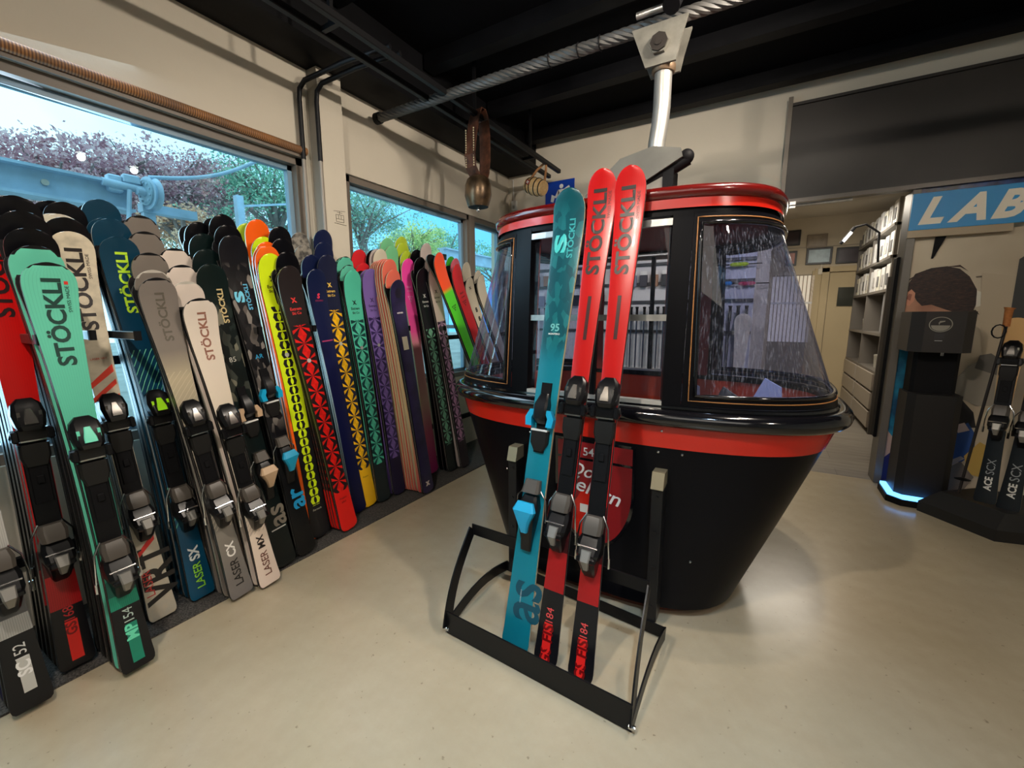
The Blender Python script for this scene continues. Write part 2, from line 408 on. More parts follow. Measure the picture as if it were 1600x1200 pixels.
def end_path(side, z, n=40, e=0.):
    """thetas sweeping round one end from the front pillar to the back pillar"""
    xr = .363 if side > 0 else -.405
    t0 = front_th(xr, z, -1); t1 = front_th(xr, z, 1)
    if side < 0: t0, t1 = t1, t0+2*PI
    # ease so points are spread along the curve
    out = []
    for i in range(n+1):
        s_ = i/n; out.append(t0+(t1-t0)*(.5+.5*math.copysign(abs(2*s_-1)**(1.0), 2*s_-1)))
    return out
for side in (1, -1):
    zsl = [ZW0+(ZW1-ZW0)*i/10 for i in range(11)]
    G = [[cp(t, z, -.004) for t in end_path(side, z)] for z in zsl]
    g = part(MB().grid(G), 'end_window', CGLASS, cab, True, 80)
    # black frame, rubber seal and gold line round the opening
    def loop_(ins, off):
        f = ins/1.95; zb, zt = ZW0+.006+ins, ZW1-.004-ins
        def row(z): e_ = end_path(side, z, 2); t0, t1 = e_[0], e_[-1]; d_ = t1-t0; return [t0+d_*(f+(1-2*f)*i/40) for i in range(41)]
        lo = [cp(t, zb, off) for t in row(zb)]; hi = [cp(t, zt, off) for t in row(zt)]
        zz = [zb+(zt-zb)*i/8 for i in range(1, 8)]
        return lo+[cp(row(z)[-1], z, off) for z in zz]+hi[::-1]+[cp(row(z)[0], z, off) for z in zz[::-1]]
    l1, l2, l3 = loop_(0, .004), loop_(.038, .006), loop_(.038, -.01)
    n1 = len(l1); fm = MB().add(l1+l2+l3, [(i, (i+1) % n1, n1+(i+1) % n1, n1+i) for i in range(n1)]+[(n1+i, n1+(i+1) % n1, 2*n1+(i+1) % n1, 2*n1+i) for i in range(n1)])
    part(fm, 'end_window_frame', HULL.m, cab, True, 50)
    part(MB().tube(loop_(.040, .005), .009, 6, closed=True), 'window_gasket', GLOSSB, cab, True, 80)
    part(MB().tube(loop_(.020, .0065), .0024, 6, closed=True), 'gold_line', GOLD, cab, True, 80)
# door windows front and back: two sashes, rail, sill strip
for sgn in (-1, 1):
    G = [[cp(front_th(-.315+.607*j/8, z, sgn), z, -.02) for j in range(9)] for z in (ZW0+.03, 1.3, ZW1-.05)]
    part(MB().grid(G), 'door_window', DGLASS, cab, True)
    part(strip(-.315, .292, sgn, -.008, 1.295, 1.32, 8, 1, .02), 'window_rail', ALU, cab)
    part(strip(-.315, .292, sgn, .004, ZW0-.035, ZW0+.015, 8, 1, .035), 'door_sill', pm('pale_aluminium', (.62, .61, .58), .4, .5), cab)
    part(strip(-.315, .292, sgn, .0, ZW1-.045, ZW1-.02, 8, 1, .02), 'top_rail', ALU, cab)
    part(strip(-.012, .012, sgn, -.006, ZW0+.01, ZW1-.03, 1, 4, .02), 'sash_bar', MATTE, cab)
# seats inside at both ends
for s_ in (1, -1):
    h = MB(); x0 = CX+s_*.36; x1 = CX+s_*.60
    h.box((min(x0, x1), CY-.33, .42), (max(x0, x1), CY+.33, .50), bev=.015); h.box((CX+s_*.48-.1, CY-.30, .14), (CX+s_*.48+.0, CY+.30, .42))
    part(h, 'bench_seat', INBR, cab, True)
# rails on the front, rivets
for x in (-.995, -.325):
    h = MB(); yy = 1.69
    h.box((x-.022, yy-.02, .05), (x+.022, yy+.06, .64), bev=.004)
    for z in (.12, .3, .45, .6): h.tube([(x, yy-.024, z), (x, yy-.018, z)], .007, 8)
    r = part(h, 'door_rail', pm('black_satin_metal', (.010, .010, .011), .35, spec=.3), cab)
    h = MB().prism([(x-.024, yy-.03, .635), (x-.024, yy+.05, .64), (x-.024, yy+.05, .70), (x-.024, yy-.01, .70)], (.048, 0, 0)); h.build('rail_cap', pm('worn_brass', rgb(176, 164, 136), .4, .6), r).matrix_parent_inverse = Matrix()
h = MB()
for x, z in ((-.93, .77), (-.34, .77), (-.33, .86), (-.86, .77), (-.25, .77), (-1.08, .55), (-.2, .3)):
    y = cp(front_th(x-CX, z, -1), z, .002)[1]; h.sphere((x, y, z), .006, seg=8)
part(h, 'rivets', CHROME, cab)
# shield emblem on the front, following the shell
def on_front(x, z, off): return cp(front_th(x-CX, z, -1), z, off)
def shield(mb, pts, off):
    n = len(pts); cx_ = sum(p[0] for p in pts)/n; cz_ = sum(p[1] for p in pts)/n
    vs = [on_front(cx_, cz_, off)]+[on_front(x, z, off) for x, z in pts]
    mb.add(vs, [(0, 1+i, 1+(i+1) % n) for i in range(n)])
    vs2 = [on_front(x, z, .0005) for x, z in pts]+[on_front(x, z, off) for x, z in pts]
    mb.add(vs2, [(i, (i+1) % n, n+(i+1) % n, n+i) for i in range(n)])
SX_, SW = -.612, .170
def sh(w, zt, zb0, zb1):
    P = [(SX_-w, zt), (SX_+w, zt)]
    for i in range(13):
        t = i/12*PI/2; P.append((SX_+w*math.cos(t), zb0-(zb0-zb1)*math.sin(t)))
    for i in range(12, -1, -1):
        t = i/12*PI/2; P.append((SX_-w*math.cos(t), zb0-(zb0-zb1)*math.sin(t)))
    return P
DR2 = pm('emblem_dark_red', rgb(140, 24, 30), .3)
em_ = MB(); shield(em_, sh(SW+.014, .775, .56, .27), .0025); em_ = part(em_, 'shield_emblem', GLOSSB, cab)
def sub(mb, name, mt, p):
    o = mb.build(name, mt, p); o.matrix_parent_inverse = Matrix(); return o
g = MB(); shield(g, [(SX_-SW, .762), (SX_+SW, .762), (SX_+SW, .69), (SX_-SW, .69)], .004); sub(g, 'number_field', DR2, em_)
g = MB(); shield(g, sh(SW, .678, .56, .285), .004); sub(g, 'shield_field', DR2, em_)
g = MB(); shield(g, [(SX_-.05, .54), (SX_+.035, .50), (SX_+.035, .30), (SX_-.0, .29), (SX_-.09, .33), (SX_-.10, .45)], .0048); sub(g, 'bright_flash', CR_RED.m, em_)
g = MB()
shield(g, [(SX_-.06, .47), (SX_+.04, .47), (SX_+.04, .43), (SX_-.06, .43)], .0056); shield(g, [(SX_-.02, .45), (SX_+.01, .45), (SX_+.01, .38), (SX_-.02, .38)], .0058); sub(g, 'white_cross', WHITEP, em_)
g = MB()
def text_front(mb, txt, x, z, hgt, off=.006, tilt=0., **k):
    v, f, w, hh, lo = letters(txt, **k); s_ = hgt/.72
    mb.add([on_front(x+p[0]*s_, z+p[1]*s_+p[0]*s_*tilt, off) for p in v], f); return w*s_
text_front(g, '54', -.659, .704, .038, bold=.01)
text_front(g, 'Do', -.722, .61, .062, shear=.4, bold=.008, tilt=-.1)
text_front(g, 'Velern', -.735, .545, .072, shear=.4, bold=.008, tilt=-.22)
sub(g, 'emblem_lettering', pm('letter_white', (.8, .8, .8), .4), em_)
# hanger arm: yoke on the roof, tube, grip
HX, HY = -.548, 2.33
hg = empty('cabin_hanger', (HX, HY, 1.86), 'silver hanger arm rising from the cabin roof to the ceiling rope', 'hanger')
g = MB()
for dy in (-.07, .06):
    g.prism([(HX-.36, HY+dy, 1.86), (HX-.34, HY+dy, 1.95), (HX-.16, HY+dy, 2.10), (HX+.0, HY+dy, 2.13), (HX+.13, HY+dy, 2.10), (HX+.14, HY+dy, 2.06), (HX-.16, HY+dy, 1.91), (HX-.2, HY+dy, 1.86)], (0, .012, 0))
part(g, 'yoke_plate', pm('grey_painted_steel', rgb(92, 92, 86), .55, .1, var=.15, vs=9), hg)
g = MB().box((HX-.12, HY-.05, 1.865), (HX+.09, HY+.06, 1.90)).box((HX-.10, HY-.045, 1.90), (HX+.07, HY+.05, 1.99)); part(g, 'roof_mount', pm('mount_grey', rgb(120, 118, 110), .6), hg)
g = MB().tube([(HX-.15, HY-.02, 1.93), (HX+.03, HY-.02, 2.0), (HX+.16, HY-.02, 2.06)], .03, 10).sphere((HX+.15, HY-.02, 2.07), .035).box((HX+.05, HY-.05, 1.90), (HX+.10, HY+.06, 2.02)); part(g, 'damper', MATTE, hg, True)
m = N('galvanised_tube'); m.set(col=m.ramp(m.noise(6, 4, m.scalevec(m.obj(), (3, 3, .6))), [(.3, (.38, .37, .34)), (.6, (.6, .59, .55)), (.85, (.3, .27, .22))]), rough=.34, metal=.75)
GALV = m.m
g = MB().tube([(HX+.0, HY-.005, 2.08), (HX+.003, HY-.005, 2.16), (HX+.012, HY, 2.24), (HX+.018, HY, 2.32), (HX+.018, HY, 2.50)], .041, 20); part(g, 'hanger_tube', GALV, hg, True)
g = MB().lathe([(.05, 0), (.056, .01), (.056, .03), (.046, .04)], (HX+.018, HY, 2.475), 20); part(g, 'collar', pm('rusty_collar', rgb(120, 100, 80), .5, .7, var=.3), hg, True)
g = MB()
for dy in (-.065, .045):
    g.prism([(HX-.055, HY+dy, 2.49), (HX+.085, HY+dy, 2.49), (HX+.10, HY+dy, 2.56), (HX+.13, HY+dy, 2.67), (HX-.125, HY+dy, 2.67), (HX-.09, HY+dy, 2.58)], (0, .014, 0))
g.tube([(HX+.01, HY-.085, 2.575), (HX+.01, HY+.08, 2.575)], .047, 6); 
part(g, 'grip_plate', pm('worn_steel', rgb(112, 110, 102), .45, .4, var=.25, vs=14), hg)
g = MB().tube([(HX+.01, HY-.095, 2.575), (HX+.01, HY-.066, 2.575)], .04, 8).tube([(HX+.01, HY-.10, 2.575), (HX+.01, HY-.09, 2.575)], .018, 8); part(g, 'pivot_bolt', pm('dark_bolt', (.03, .025, .022), .45, .6), hg)
g = MB().tube([(HX+.06, HY-.1, 2.70), (HX+.08, HY-.04, 2.80), (HX+.10, HY+.02, ZC)], .04, 12); part(g, 'ceiling_clamp', MATTE, hg, True)
g = MB().tube([(HX-.12, HY-.01, 2.76), (HX+.03, HY-.01, 2.76)], .016, 10); part(g, 'grip_pin', ALU, hg, True)
# twisted steel rope
g = MB(); R0, rs = .019, .0135; x0, x1 = -2.52, 1.6; n = 300
for k in range(6):
    g.tube([(x0+(x1-x0)*i/n, HY+.02+R0*math.cos(k*PI/3+i*.34), 2.715+R0*math.sin(k*PI/3+i*.34)) for i in range(n+1)], rs, 6)
rp = empty('steel_rope', (x0, HY+.02, 2.715), 'thick twisted steel rope running just below the black ceiling', 'rope')
m = N('wire_rope'); m.set(col=m.ramp(m.noise(3, 3), [(.3, (.07, .07, .07)), (.7, (.15, .145, .135))]), rough=.5, metal=.5)
part(g, 'strands', m.m, rp, True)
g = MB().tube([(x0-.012, HY+.02, 2.715), (x0+.03, HY+.02, 2.715)], .038, 14); part(g, 'end_cap', MATTE, rp, True)
g = MB()
for x in (-1.15, -.98, -.86): g.tube([(x, HY+.02+.034*math.cos(q), 2.715+.034*math.sin(q)) for q in [2*PI*i/12 for i in range(12)]], .004, 5, closed=True)
part(g, 'wire_tie', MATTE, rp)

# ================================================================ SKIS
def ski_mat(name, kind, **k):
    """printed top sheet. UV: u across, v along (0 tail .. 1 tip)"""
    if name in MATS: return MATS[name]
    m = N(name); uv = m.n('UVMap').outputs[0]; q = m.xyz(uv); u, v = q['X'], q['Y']
    uc = m.math('MULTIPLY_ADD', u, 2, -1)                      # -1..1
    base = m.ramp(v, k['stops'], k.get('interp', 'LINEAR'))
    c = base; rough = k.get('rough', .28)
    if kind == 'camo':
        vo = m.n('TexVoronoi'); vo.inputs['Scale'].default_value = k.get('scale', 1.0)
        m.t.links.new(m.scalevec(m.obj(), (44, 1, 22)), vo.inputs['Vector'])
        g = m.xyz(vo.outputs['Color'])['X']
        band_ = m.ramp(v, [(k['r'][0]-.001, (0, 0, 0)), (k['r'][0]+.05, (1, 1, 1)), (k['r'][1], (1, 1, 1)), (min(1, k['r'][1]+.05), (0, 0, 0))])
        cc = m.ramp(g, k['cols'], 'CONSTANT'); c = m.mix(band_, base, cc)
    if kind == 'facet':
        p = k.get('n', 19); w = m.math('FRACT', m.math('MULTIPLY', v, p)); w = m.math('MULTIPLY_ADD', w, 2, -1)
        au = m.math('ABSOLUTE', uc); aw = m.math('ABSOLUTE', w)
        ang = m.math('ARCTAN2', aw, au)                       # 0..pi/2
        # pinwheel facets: dark wedge, bright wedge, mid wedge
        f = m.ramp(m.math('DIVIDE', ang, PI/2), [(0, (0, 0, 0)), (.20, (1, 1, 1)), (.44, (0, 0, 0)), (.70, (1, 1, 1))], 'CONSTANT')
        sg = m.math('GREATER_THAN', m.math('MULTIPLY', uc, w), 0)
        shade = m.math('MULTIPLY_ADD', sg, .35, .65)
        c1 = m.mix(f, k['dark'], m.mix(shade, tuple(x*.45 for x in k['light']), k['light']))
        edge = m.math('LESS_THAN', au, k.get('wid', .9)); msk = m.ramp(v, [(k['r'][0]-.002, (0, 0, 0)), (k['r'][0], (1, 1, 1)), (k['r'][1], (0, 0, 0))], 'CONSTANT')
        c = m.mix(m.math('MULTIPLY', edge, msk), base, c1)
    if kind == 'beads':
        p = k.get('n', 26); w = m.math('FRACT', m.math('MULTIPLY', v, p)); w = m.math('ABSOLUTE', m.math('MULTIPLY_ADD', w, 2, -1))
        au = m.math('ABSOLUTE', uc)
        hexa = m.math('LESS_THAN', m.math('ADD', m.math('MULTIPLY', au, 1.7), m.math('MULTIPLY', w, .35)), .98)
        hexa = m.math('MULTIPLY', hexa, m.math('LESS_THAN', w, .86))
        lens = m.math('LESS_THAN', m.math('ADD', m.math('MULTIPLY', au, 4.5), m.math('MULTIPLY', w, w)), .8)
        f = m.math('MULTIPLY', hexa, m.math('SUBTRACT', 1, lens))
        msk = m.ramp(v, [(k['r'][0]-.002, (0, 0, 0)), (k['r'][0], (1, 1, 1)), (k['r'][1], (0, 0, 0))], 'CONSTANT')
        inv = m.ramp(v, k['stops2'], 'CONSTANT'); c = m.mix(m.math('MULTIPLY', f, msk), base, inv)
    if kind == 'lines':
        s_ = m.math('ADD', m.math('MULTIPLY', uc, k.get('slope', 1.2)), m.math('MULTIPLY', v, k.get('freq', 60)))
        ln = m.math('LESS_THAN', m.math('FRACT', s_), k.get('duty', .18))
        c = base
        for (r0, r1) in k['rs']:
            msk = m.math('MULTIPLY', m.math('GREATER_THAN', v, r0), m.math('LESS_THAN', v, r1)); c = m.mix(m.math('MULTIPLY', ln, msk), c, k['line'])
    if kind == 'stripes':      # long fine grooves plus diagonal colour blocks
        ln = m.math('LESS_THAN', m.math('FRACT', m.math('MULTIPLY', u, 15)), .18)
        msk = m.ramp(v, [(.1, (.5, .5, .5)), (.5, (.45, .45, .45)), (.6, (.12, .12, .12))]); c = m.mix(m.math('MULTIPLY', ln, msk), base, k['line'])
        dg = m.math('LESS_THAN', m.math('ADD', m.math('MULTIPLY', uc, .035), m.math('MULTIPLY', v, 1)), k['diag'])
        dg = m.math('MULTIPLY', dg, m.math('GREATER_THAN', v, k['diag']-.075)); c = m.mix(dg, c, k['line'])
        c = m.mix(m.math('LESS_THAN', v, k['tail']), c, (.007, .007, .009))
    if kind == 'speckle':
        c = m.mix(m.ramp(m.noise(k.get('scale', 16), 4), [(.42, (0, 0, 0)), (.62, (1, 1, 1))]), base, k['spot'])
    m.set(col=c, rough=rough, coat=.05, spec=.35); MATS[name] = m.m; return m.m

SIDEW = pm('black_sidewall', (.006, .006, .007), .4, spec=.3)
def prof_y(z, L, curl):
    r0 = L-.24
    y = curl*max(0, (z-r0)/.24)**2.2
    if z < .06: y += .006*((.06-z)/.06)
    return y
def thick(z, L):
    t = z/L; return .007+.009*math.sin(PI*min(1, max(0, t)))**.7
class Ski:
    """z along the ski (0 tail), +y out of the top sheet, x across"""
    def __init__(s, L, tip=.122, waist=.072, tail=.104, curl=.045, tl=.085, square=.72):
        s.L, s.tip, s.waist, s.tail, s.curl, s.tl, s.sq = L, tip, waist, tail, curl, tl, square
    def hw(s, z):
        L = s.L; t = z/L; zt = L-s.tl
        if z <= zt:
            k = z/zt
            w = s.waist+(s.tip-s.waist)*((k-.45)/.55)**2 if k > .45 else s.waist+(s.tail-s.waist)*((.45-k)/.45)**2
        else:
            k = (z-zt)/s.tl; w = s.tip*max(0, 1-k**2.6)**.5
        if z < .035: w *= s.sq+(1-s.sq)*math.sqrt(max(0, 1-((.035-z)/.035)**2))
        return max(w/2, .004)
    def y(s, z): return prof_y(z, s.L, s.curl)
    def mesh(s, name, mats, xf=0, cap=0.):
        L = s.L
        zs = [0, .008, .02, .035, .06, .10]+[.10+(L-.24-.10)*i/9 for i in range(1, 10)]+[L-.24+.16*i/4 for i in range(1, 5)]+[L-s.tl+s.tl*q for q in (.2, .4, .58, .73, .85, .93, .98, 1.0)]
        zs = sorted(set(round(z, 5) for z in zs)); xs = [-1, -.86, 0, .86, 1]
        v, f, mi, uv = [], [], [], []
        rows = []
        for z in zs:
            w = s.hw(z); y = s.y(z); t = thick(z, L); k = len(v)
            for x in xs: v.append((x*w, y+t-(.0015 if abs(x) == 1 else 0), z)); uv.append((x*w/.13+.5 if not xf else x*.5+.5, z/L))
            v.append((w, y+.003, z)); v.append((w, y, z)); v.append((-w, y, z)); v.append((-w, y+.003, z)); uv += [(1, z/L), (1, z/L), (0, z/L), (0, z/L)]
            rows.append(k)
        cyc = 9; lm = [0, 0, 0, 0, 1, 2, 3, 2, 1]
        for q, (a, b) in enumerate(zip(rows, rows[1:])):
            for j in range(9):
                f.append((a+j, a+(j+1) % 9, b+(j+1) % 9, b+j)); mi.append(1 if cap and j < 4 and (zs[q] >= L-cap or (j in (0, 3) and zs[q] >= L-2.6*cap)) else lm[j])
        f.append(tuple(rows[0]+j for j in range(9))[::-1]); mi.append(2); f.append(tuple(rows[-1]+j for j in range(9))); mi.append(2)
        me = bpy.data.meshes.new(name); me.from_pydata(v, [], f)
        for mt in mats: me.materials.append(mt)
        me.polygons.foreach_set('material_index', mi)
        ul = me.uv_layers.new(name='UVMap'); idx = np.empty(len(me.loops), int); me.loops.foreach_get('vertex_index', idx)
        ul.data.foreach_set('uv', np.array(uv, float)[idx].ravel())
        me.shade_smooth(); me.set_sharp_from_angle(angle=math.radians(35)); return me

# --- bindings: meshes shared between all skis of a colour
_bind = {}
def hsec(z, w, y0, y1, ch=.3):
    c = min(w, y1-y0)*ch
    return [(-w, y0, z), (w, y0, z), (w, y1-c, z), (w-c, y1, z), (-w+c, y1, z), (-w, y1-c, z)]
def binding(acc, kind):
    k = (acc.name if acc else '', kind)
    if k in _bind: return _bind[k]
    Y = .018 if kind == 'alpine' else .014
    if kind == 'alpine':
        toe = MB().loft([hsec(.075, .018, Y, Y+.012), hsec(.055, .036, Y, Y+.028), hsec(.02, .042, Y, Y+.043), hsec(-.02, .036, Y, Y+.05), hsec(-.035, .03, Y, Y+.042)])
        toe.loft([hsec(-.03, .05, Y+.012, Y+.032), hsec(-.055, .056, Y+.012, Y+.03), hsec(-.07, .05, Y+.014, Y+.026)])
        toe.box((-.052, Y+.015, -.075), (-.034, Y+.04, -.03), bev=.006); toe.box((.034, Y+.015, -.075), (.052, Y+.04, -.03), bev=.006)
        pad = MB().loft([hsec(-.085, .038, Y, Y+.022), hsec(-.13, .038, Y, Y+.02), hsec(-.165, .028, Y, Y+.014)])
        trk = MB().loft([hsec(-.165, .024, Y, Y+.009), hsec(-.30, .024, Y, Y+.009)]).box((-.010, Y+.009, -.23), (.010, Y+.015, -.20), bev=.003)
        clip = MB().loft([hsec(.04, .008, Y+.03, Y+.038), hsec(.005, .016, Y+.044, Y+.051), hsec(-.012, .017, Y+.049, Y+.055)])
        for s_ in (-1, 1): clip.loft([hsec(.058, .004, Y+.02, Y+.03)] and [[(s_*.026+x, y, z) for x, y in ((-.004, Y+.03), (.004, Y+.03), (.004, Y+.044), (-.004, Y+.044))] for z in (.03, -.01)])
        heel = MB().loft([hsec(.0, .034, Y, Y+.03), hsec(-.03, .042, Y, Y+.05), hsec(-.07, .04, Y, Y+.07), hsec(-.10, .03, Y, Y+.066), hsec(-.145, .024, Y, Y+.03), hsec(-.16, .018, Y, Y+.014)])
        heel.box((-.034, Y+.05, -.10), (.034, Y+.075, -.075), bev=.007)
        hpad = MB().loft([hsec(.055, .030, Y+.004, Y+.03), hsec(.03, .037, Y+.006, Y+.044), hsec(-.005, .034, Y+.01, Y+.05)])
        lever = MB().loft([hsec(-.055, .018, Y+.062, Y+.074), hsec(-.09, .016, Y+.072, Y+.086), hsec(-.125, .008, Y+.045, Y+.062)])
        brake = MB()
        for s_ in (-1, 1): brake.tube([(s_*.03, Y+.008, .06), (s_*.052, Y+.012, .02), (s_*.058, Y+.01, -.04), (s_*.06, Y-.004, -.09)], .0032, 6).tube([(s_*.06, Y-.004, -.085), (s_*.061, Y-.008, -.12)], .006, 6)
        brake.tube([(-.036, Y+.058, -.045), (.036, Y+.058, -.045)], .0035, 6)
    else:   # touring style with coloured jaws
        toe = MB().loft([hsec(.06, .016, Y, Y+.016), hsec(.02, .026, Y, Y+.04), hsec(-.03, .024, Y, Y+.045), hsec(-.05, .018, Y, Y+.02)])
        pad = MB().loft([hsec(-.075, .034, Y, Y+.02), hsec(-.12, .034, Y, Y+.018), hsec(-.15, .018, Y, Y+.012)])
        trk = MB().loft([hsec(.10, .02, Y, Y+.008), hsec(-.155, .02, Y, Y+.008)])
        clip = MB()
        for s_ in (-1, 1): clip.loft([[(s_*a+x, y, z) for x, y in ((-.012, Y+.01), (.012, Y+.01), (.012, Y+.034), (-.012, Y+.034))] for a, z in ((.028, .0), (.044, -.03), (.040, -.06))])
        heel = MB().loft([hsec(.01, .026, Y, Y+.03), hsec(-.03, .036, Y, Y+.05), hsec(-.07, .032, Y, Y+.055), hsec(-.15, .022, Y, Y+.02), hsec(-.19, .02, Y, Y+.012)])
        hpad = MB().loft([hsec(.065, .028, Y+.004, Y+.026), hsec(.02, .034, Y+.01, Y+.042)])
        lever = MB().loft([hsec(-.01, .03, Y+.05, Y+.062), hsec(-.04, .042, Y+.05, Y+.075), hsec(-.075, .026, Y+.045, Y+.066), hsec(-.12, .012, Y+.03, Y+.046)])
        brake = MB()
        for s_ in (-1, 1): brake.tube([(s_*.03, Y+.008, .03), (s_*.056, Y+.012, .0), (s_*.06, Y-.004, -.08)], .003, 6)
    A = acc or pm('smoked_clip', (.16, .15, .14), .22, .8)
    gp = MB().box((-.032, Y+.0005, -.077), (.032, Y+.0235, -.070), bev=.001)
    _bind[k] = dict(
        toe=toe.mesh('toe_binding', BLACK, True, 30), pad=pad.mesh('toe_pad', GREYP, True, 30), trk=trk.mesh('track_plate', MATTE), clip=clip.mesh('toe_clip', A, True, 30),
        heel=heel.mesh('heel_binding', BLACK, True, 30), hpad=hpad.mesh('heel_pad', pm('heel_pad_grey', rgb(74, 68, 62), .4), True, 30), lever=lever.mesh('heel_lever', acc if kind != 'alpine' and acc else pm('silver_lever', (.30, .29, .27), .35, .6), True, 30), brake=brake.mesh('brake_arms', CHROME, True), glint=gp.mesh('steel_strip', WHITEP if kind != 'alpine' else CHROME))
    return _bind[k]

GRP = 'skis standing in the rack along the window wall'
def basis(B, T, nrm):
    z = (Vector(T)-Vector(B)).normalized(); n_ = Vector(nrm); y = (n_-z*n_.dot(z)).normalized(); x = y.cross(z)
    return Matrix(((x.x, y.x, z.x, B[0]), (x.y, y.y, z.y, B[1]), (x.z, y.z, z.z, B[2]), (0, 0, 0, 1)))
def solve(base, tip_px, nrm, curl, off=0.):
    """tip in the leaning plane through the tail, allowing for the upturned shovel"""
    n_ = np.array(nrm, float); n_ /= np.linalg.norm(n_); B = np.array(base, float)-n_*off
    d = ray(*tip_px); k = ((B+n_*curl-CAM)@n_)/(d@n_); P = CAM+d*k
    return B, P-n_*curl
LEAN = math.radians(4.5); NRM = (math.cos(LEAN), 0, math.sin(LEAN))
COLS = {}
def z_at(B, T, px):
    d = ray(*px); d = d/np.linalg.norm(d); a = (T-B)/np.linalg.norm(T-B); w = CAM-B
    # closest points of two lines
    b = a@d; return ((w@a)-(w@d)*b)/(1-b*b)
def decal(mb, ski, pts, faces, mi=0, lift=.0012):
    L = ski.L; mb.add([(x, ski.y(z)+thick(z, L)+lift, z) for x, z in pts], faces, mi)
def dtext(mb, ski, txt, z0, z1, x=0., mi=0, squash=1., **k):
    """text running up the ski, letter tops to the left; x = centre line"""
    v, f, w, h, lo = letters(txt, **k); s_ = (z1-z0)/w; hh = .72*s_*squash
    decal(mb, ski, [(x-hh/2+p[1]*s_*squash, z0+p[0]*s_) for p in v], f, mi); return hh
def htext(mb, ski, txt, z, width, x=0., mi=0, **k):
    """upright text across the ski"""
    v, f, w, h, lo = letters(txt, **k); s_ = width/w
    decal(mb, ski, [(x+width/2-p[0]*s_, z+p[1]*s_) for p in v], f, mi)
def drect(mb, ski, z0, z1, x0, x1, mi=0, n=5, lift=.0008):
    P = []
    for i in range(n+1): z = z0+(z1-z0)*i/n; P += [(x0, z), (x1, z)]
    decal(mb, ski, P, [(2*i, 2*i+1, 2*i+3, 2*i+2) for i in range(n)], mi, lift)
def ink(r, g, b): return pm('ink_%d_%d_%d' % (r, g, b), rgb(r, g, b), .35)

def make_ski(spec, B, T, nrm, label, group, detail=True, toe=None, heel=None, texts=()):
    B = np.array(B, float); T = np.array(T, float); L = float(np.linalg.norm(T-B))
    ski = Ski(L, **spec.get('shape', {})); M = basis(B, T, nrm)
    mats = [spec['mat'], spec.get('side', SIDEW), STEEL, spec.get('base', MATTE)]
    me = ski.mesh('ski', mats, spec.get('xf', 1), spec.get('cap', 0))
    if not detail:
        o = link('ski', me); o.matrix_world = M; return tag(o, label, 'ski', group)
    root = bpy.data.objects.new('ski', None); col.objects.link(root); root.matrix_world = M; root.empty_display_size = .05; tag(root, label, 'ski', group)
    o = link('ski_body', me, root)
    if toe or heel:
        bd = binding(spec.get('acc'), spec.get('bind', 'alpine')); zt = z_at(B, T, toe) if toe else None; zh = z_at(B, T, heel)
        sc = spec.get('bs', 1.)
        def put(key, z, par=None, nm=None):
            q = link(bd[key].name.split('.')[0], bd[key], par or root); 
            if par is None: q.location = (0, 0, z); q.scale = (sc, sc, sc)
            return q
        if toe:
            a = put('toe', zt); put('pad', zt); put('trk', zt); put('clip', 0, a); put('glint', zt)
        if toe and spec.get('bind', 'alpine') == 'alpine':
            z0, z1 = zh-.10*sc, zt+.05*sc; wp = ski.hw((z0+z1)/2)*.93
            rp_ = MB().loft([hsec(z0, wp*.8, .012, .021), hsec(z0+.03, wp, .012, .0225), hsec(z1-.04, wp, .012, .0225), hsec(z1, wp*.8, .012, .021), hsec(z1+.025, wp*.35, .012, .018)])
            rp_.build('riser_plate', pm('riser_black', (.005, .005, .006), .4, spec=.2), root)
        a = put('heel', zh); put('hpad', 0, a); put('lever', 0, a); put('brake', zh)
    for tx in texts:
        g = MB(); nm = tx.get('name', 'lettering'); k = {q: tx[q] for q in ('shear', 'bold', 'space') if q in tx}
        if tx['t'] == 'v':
            z0 = z_at(B, T, tx['a']); z1 = z_at(B, T, tx['b']); dtext(g, ski, tx['s'], z0, z1, tx.get('x', 0), squash=tx.get('sq', .86 if tx['s'] == 'STÖCKLI' else 1), **{**k, **({'bold': max(k.get('bold', 0), .03)} if tx['s'] == 'STÖCKLI' else {})})
        elif tx['t'] == 'h': htext(g, ski, tx['s'], z_at(B, T, tx['a']), tx['w'], tx.get('x', 0), **k)
        elif tx['t'] == 'r': drect(g, ski, z_at(B, T, tx['a']), z_at(B, T, tx['b']), tx['x0'], tx['x1'])
        elif tx['t'] == 'p':
            z = z_at(B, T, tx['a']); 
            for poly in tx['polys']: decal(g, ski, [(x, z+y) for x, y in poly], [tuple(range(len(poly)))])
        elif tx['t'] == 'd':
            z = z_at(B, T, tx['a']); y = ski.y(z)+thick(z, L); g.tube([(0, y, z), (0, y+.003, z)], .012, 12)
        g.build(nm, ink(*tx['c']), root)
    return root

# ---- top sheets
def solid(name, *c, **k): return ski_mat(name, 'plain', stops=[(0, rgb(*c)), (1, rgb(*c))], **k)
K = (.012, .012, .014)
M_RED = ski_mat('race_red', 'stripes', stops=[(0, rgb(150, 22, 26)), (.3, rgb(178, 28, 30)), (.55, rgb(196, 26, 24)), (1, rgb(212, 12, 14))], line=rgb(70, 14, 18), diag=.30, tail=.145)
M_TURQ = ski_mat('piste_turquoise', 'stripes', stops=[(0, rgb(20, 120, 96)), (.3, rgb(32, 146, 116)), (.6, rgb(92, 190, 162)), (1, rgb(106, 204, 176))], line=rgb(16, 84, 72), diag=.28, tail=.17)
M_GREY1 = ski_mat('slalom_grey', 'stripes', stops=[(0, rgb(150, 150, 148)), (.4, rgb(176, 176, 172)), (1, rgb(190, 190, 186))], line=rgb(90, 90, 92), diag=.31, tail=.19)
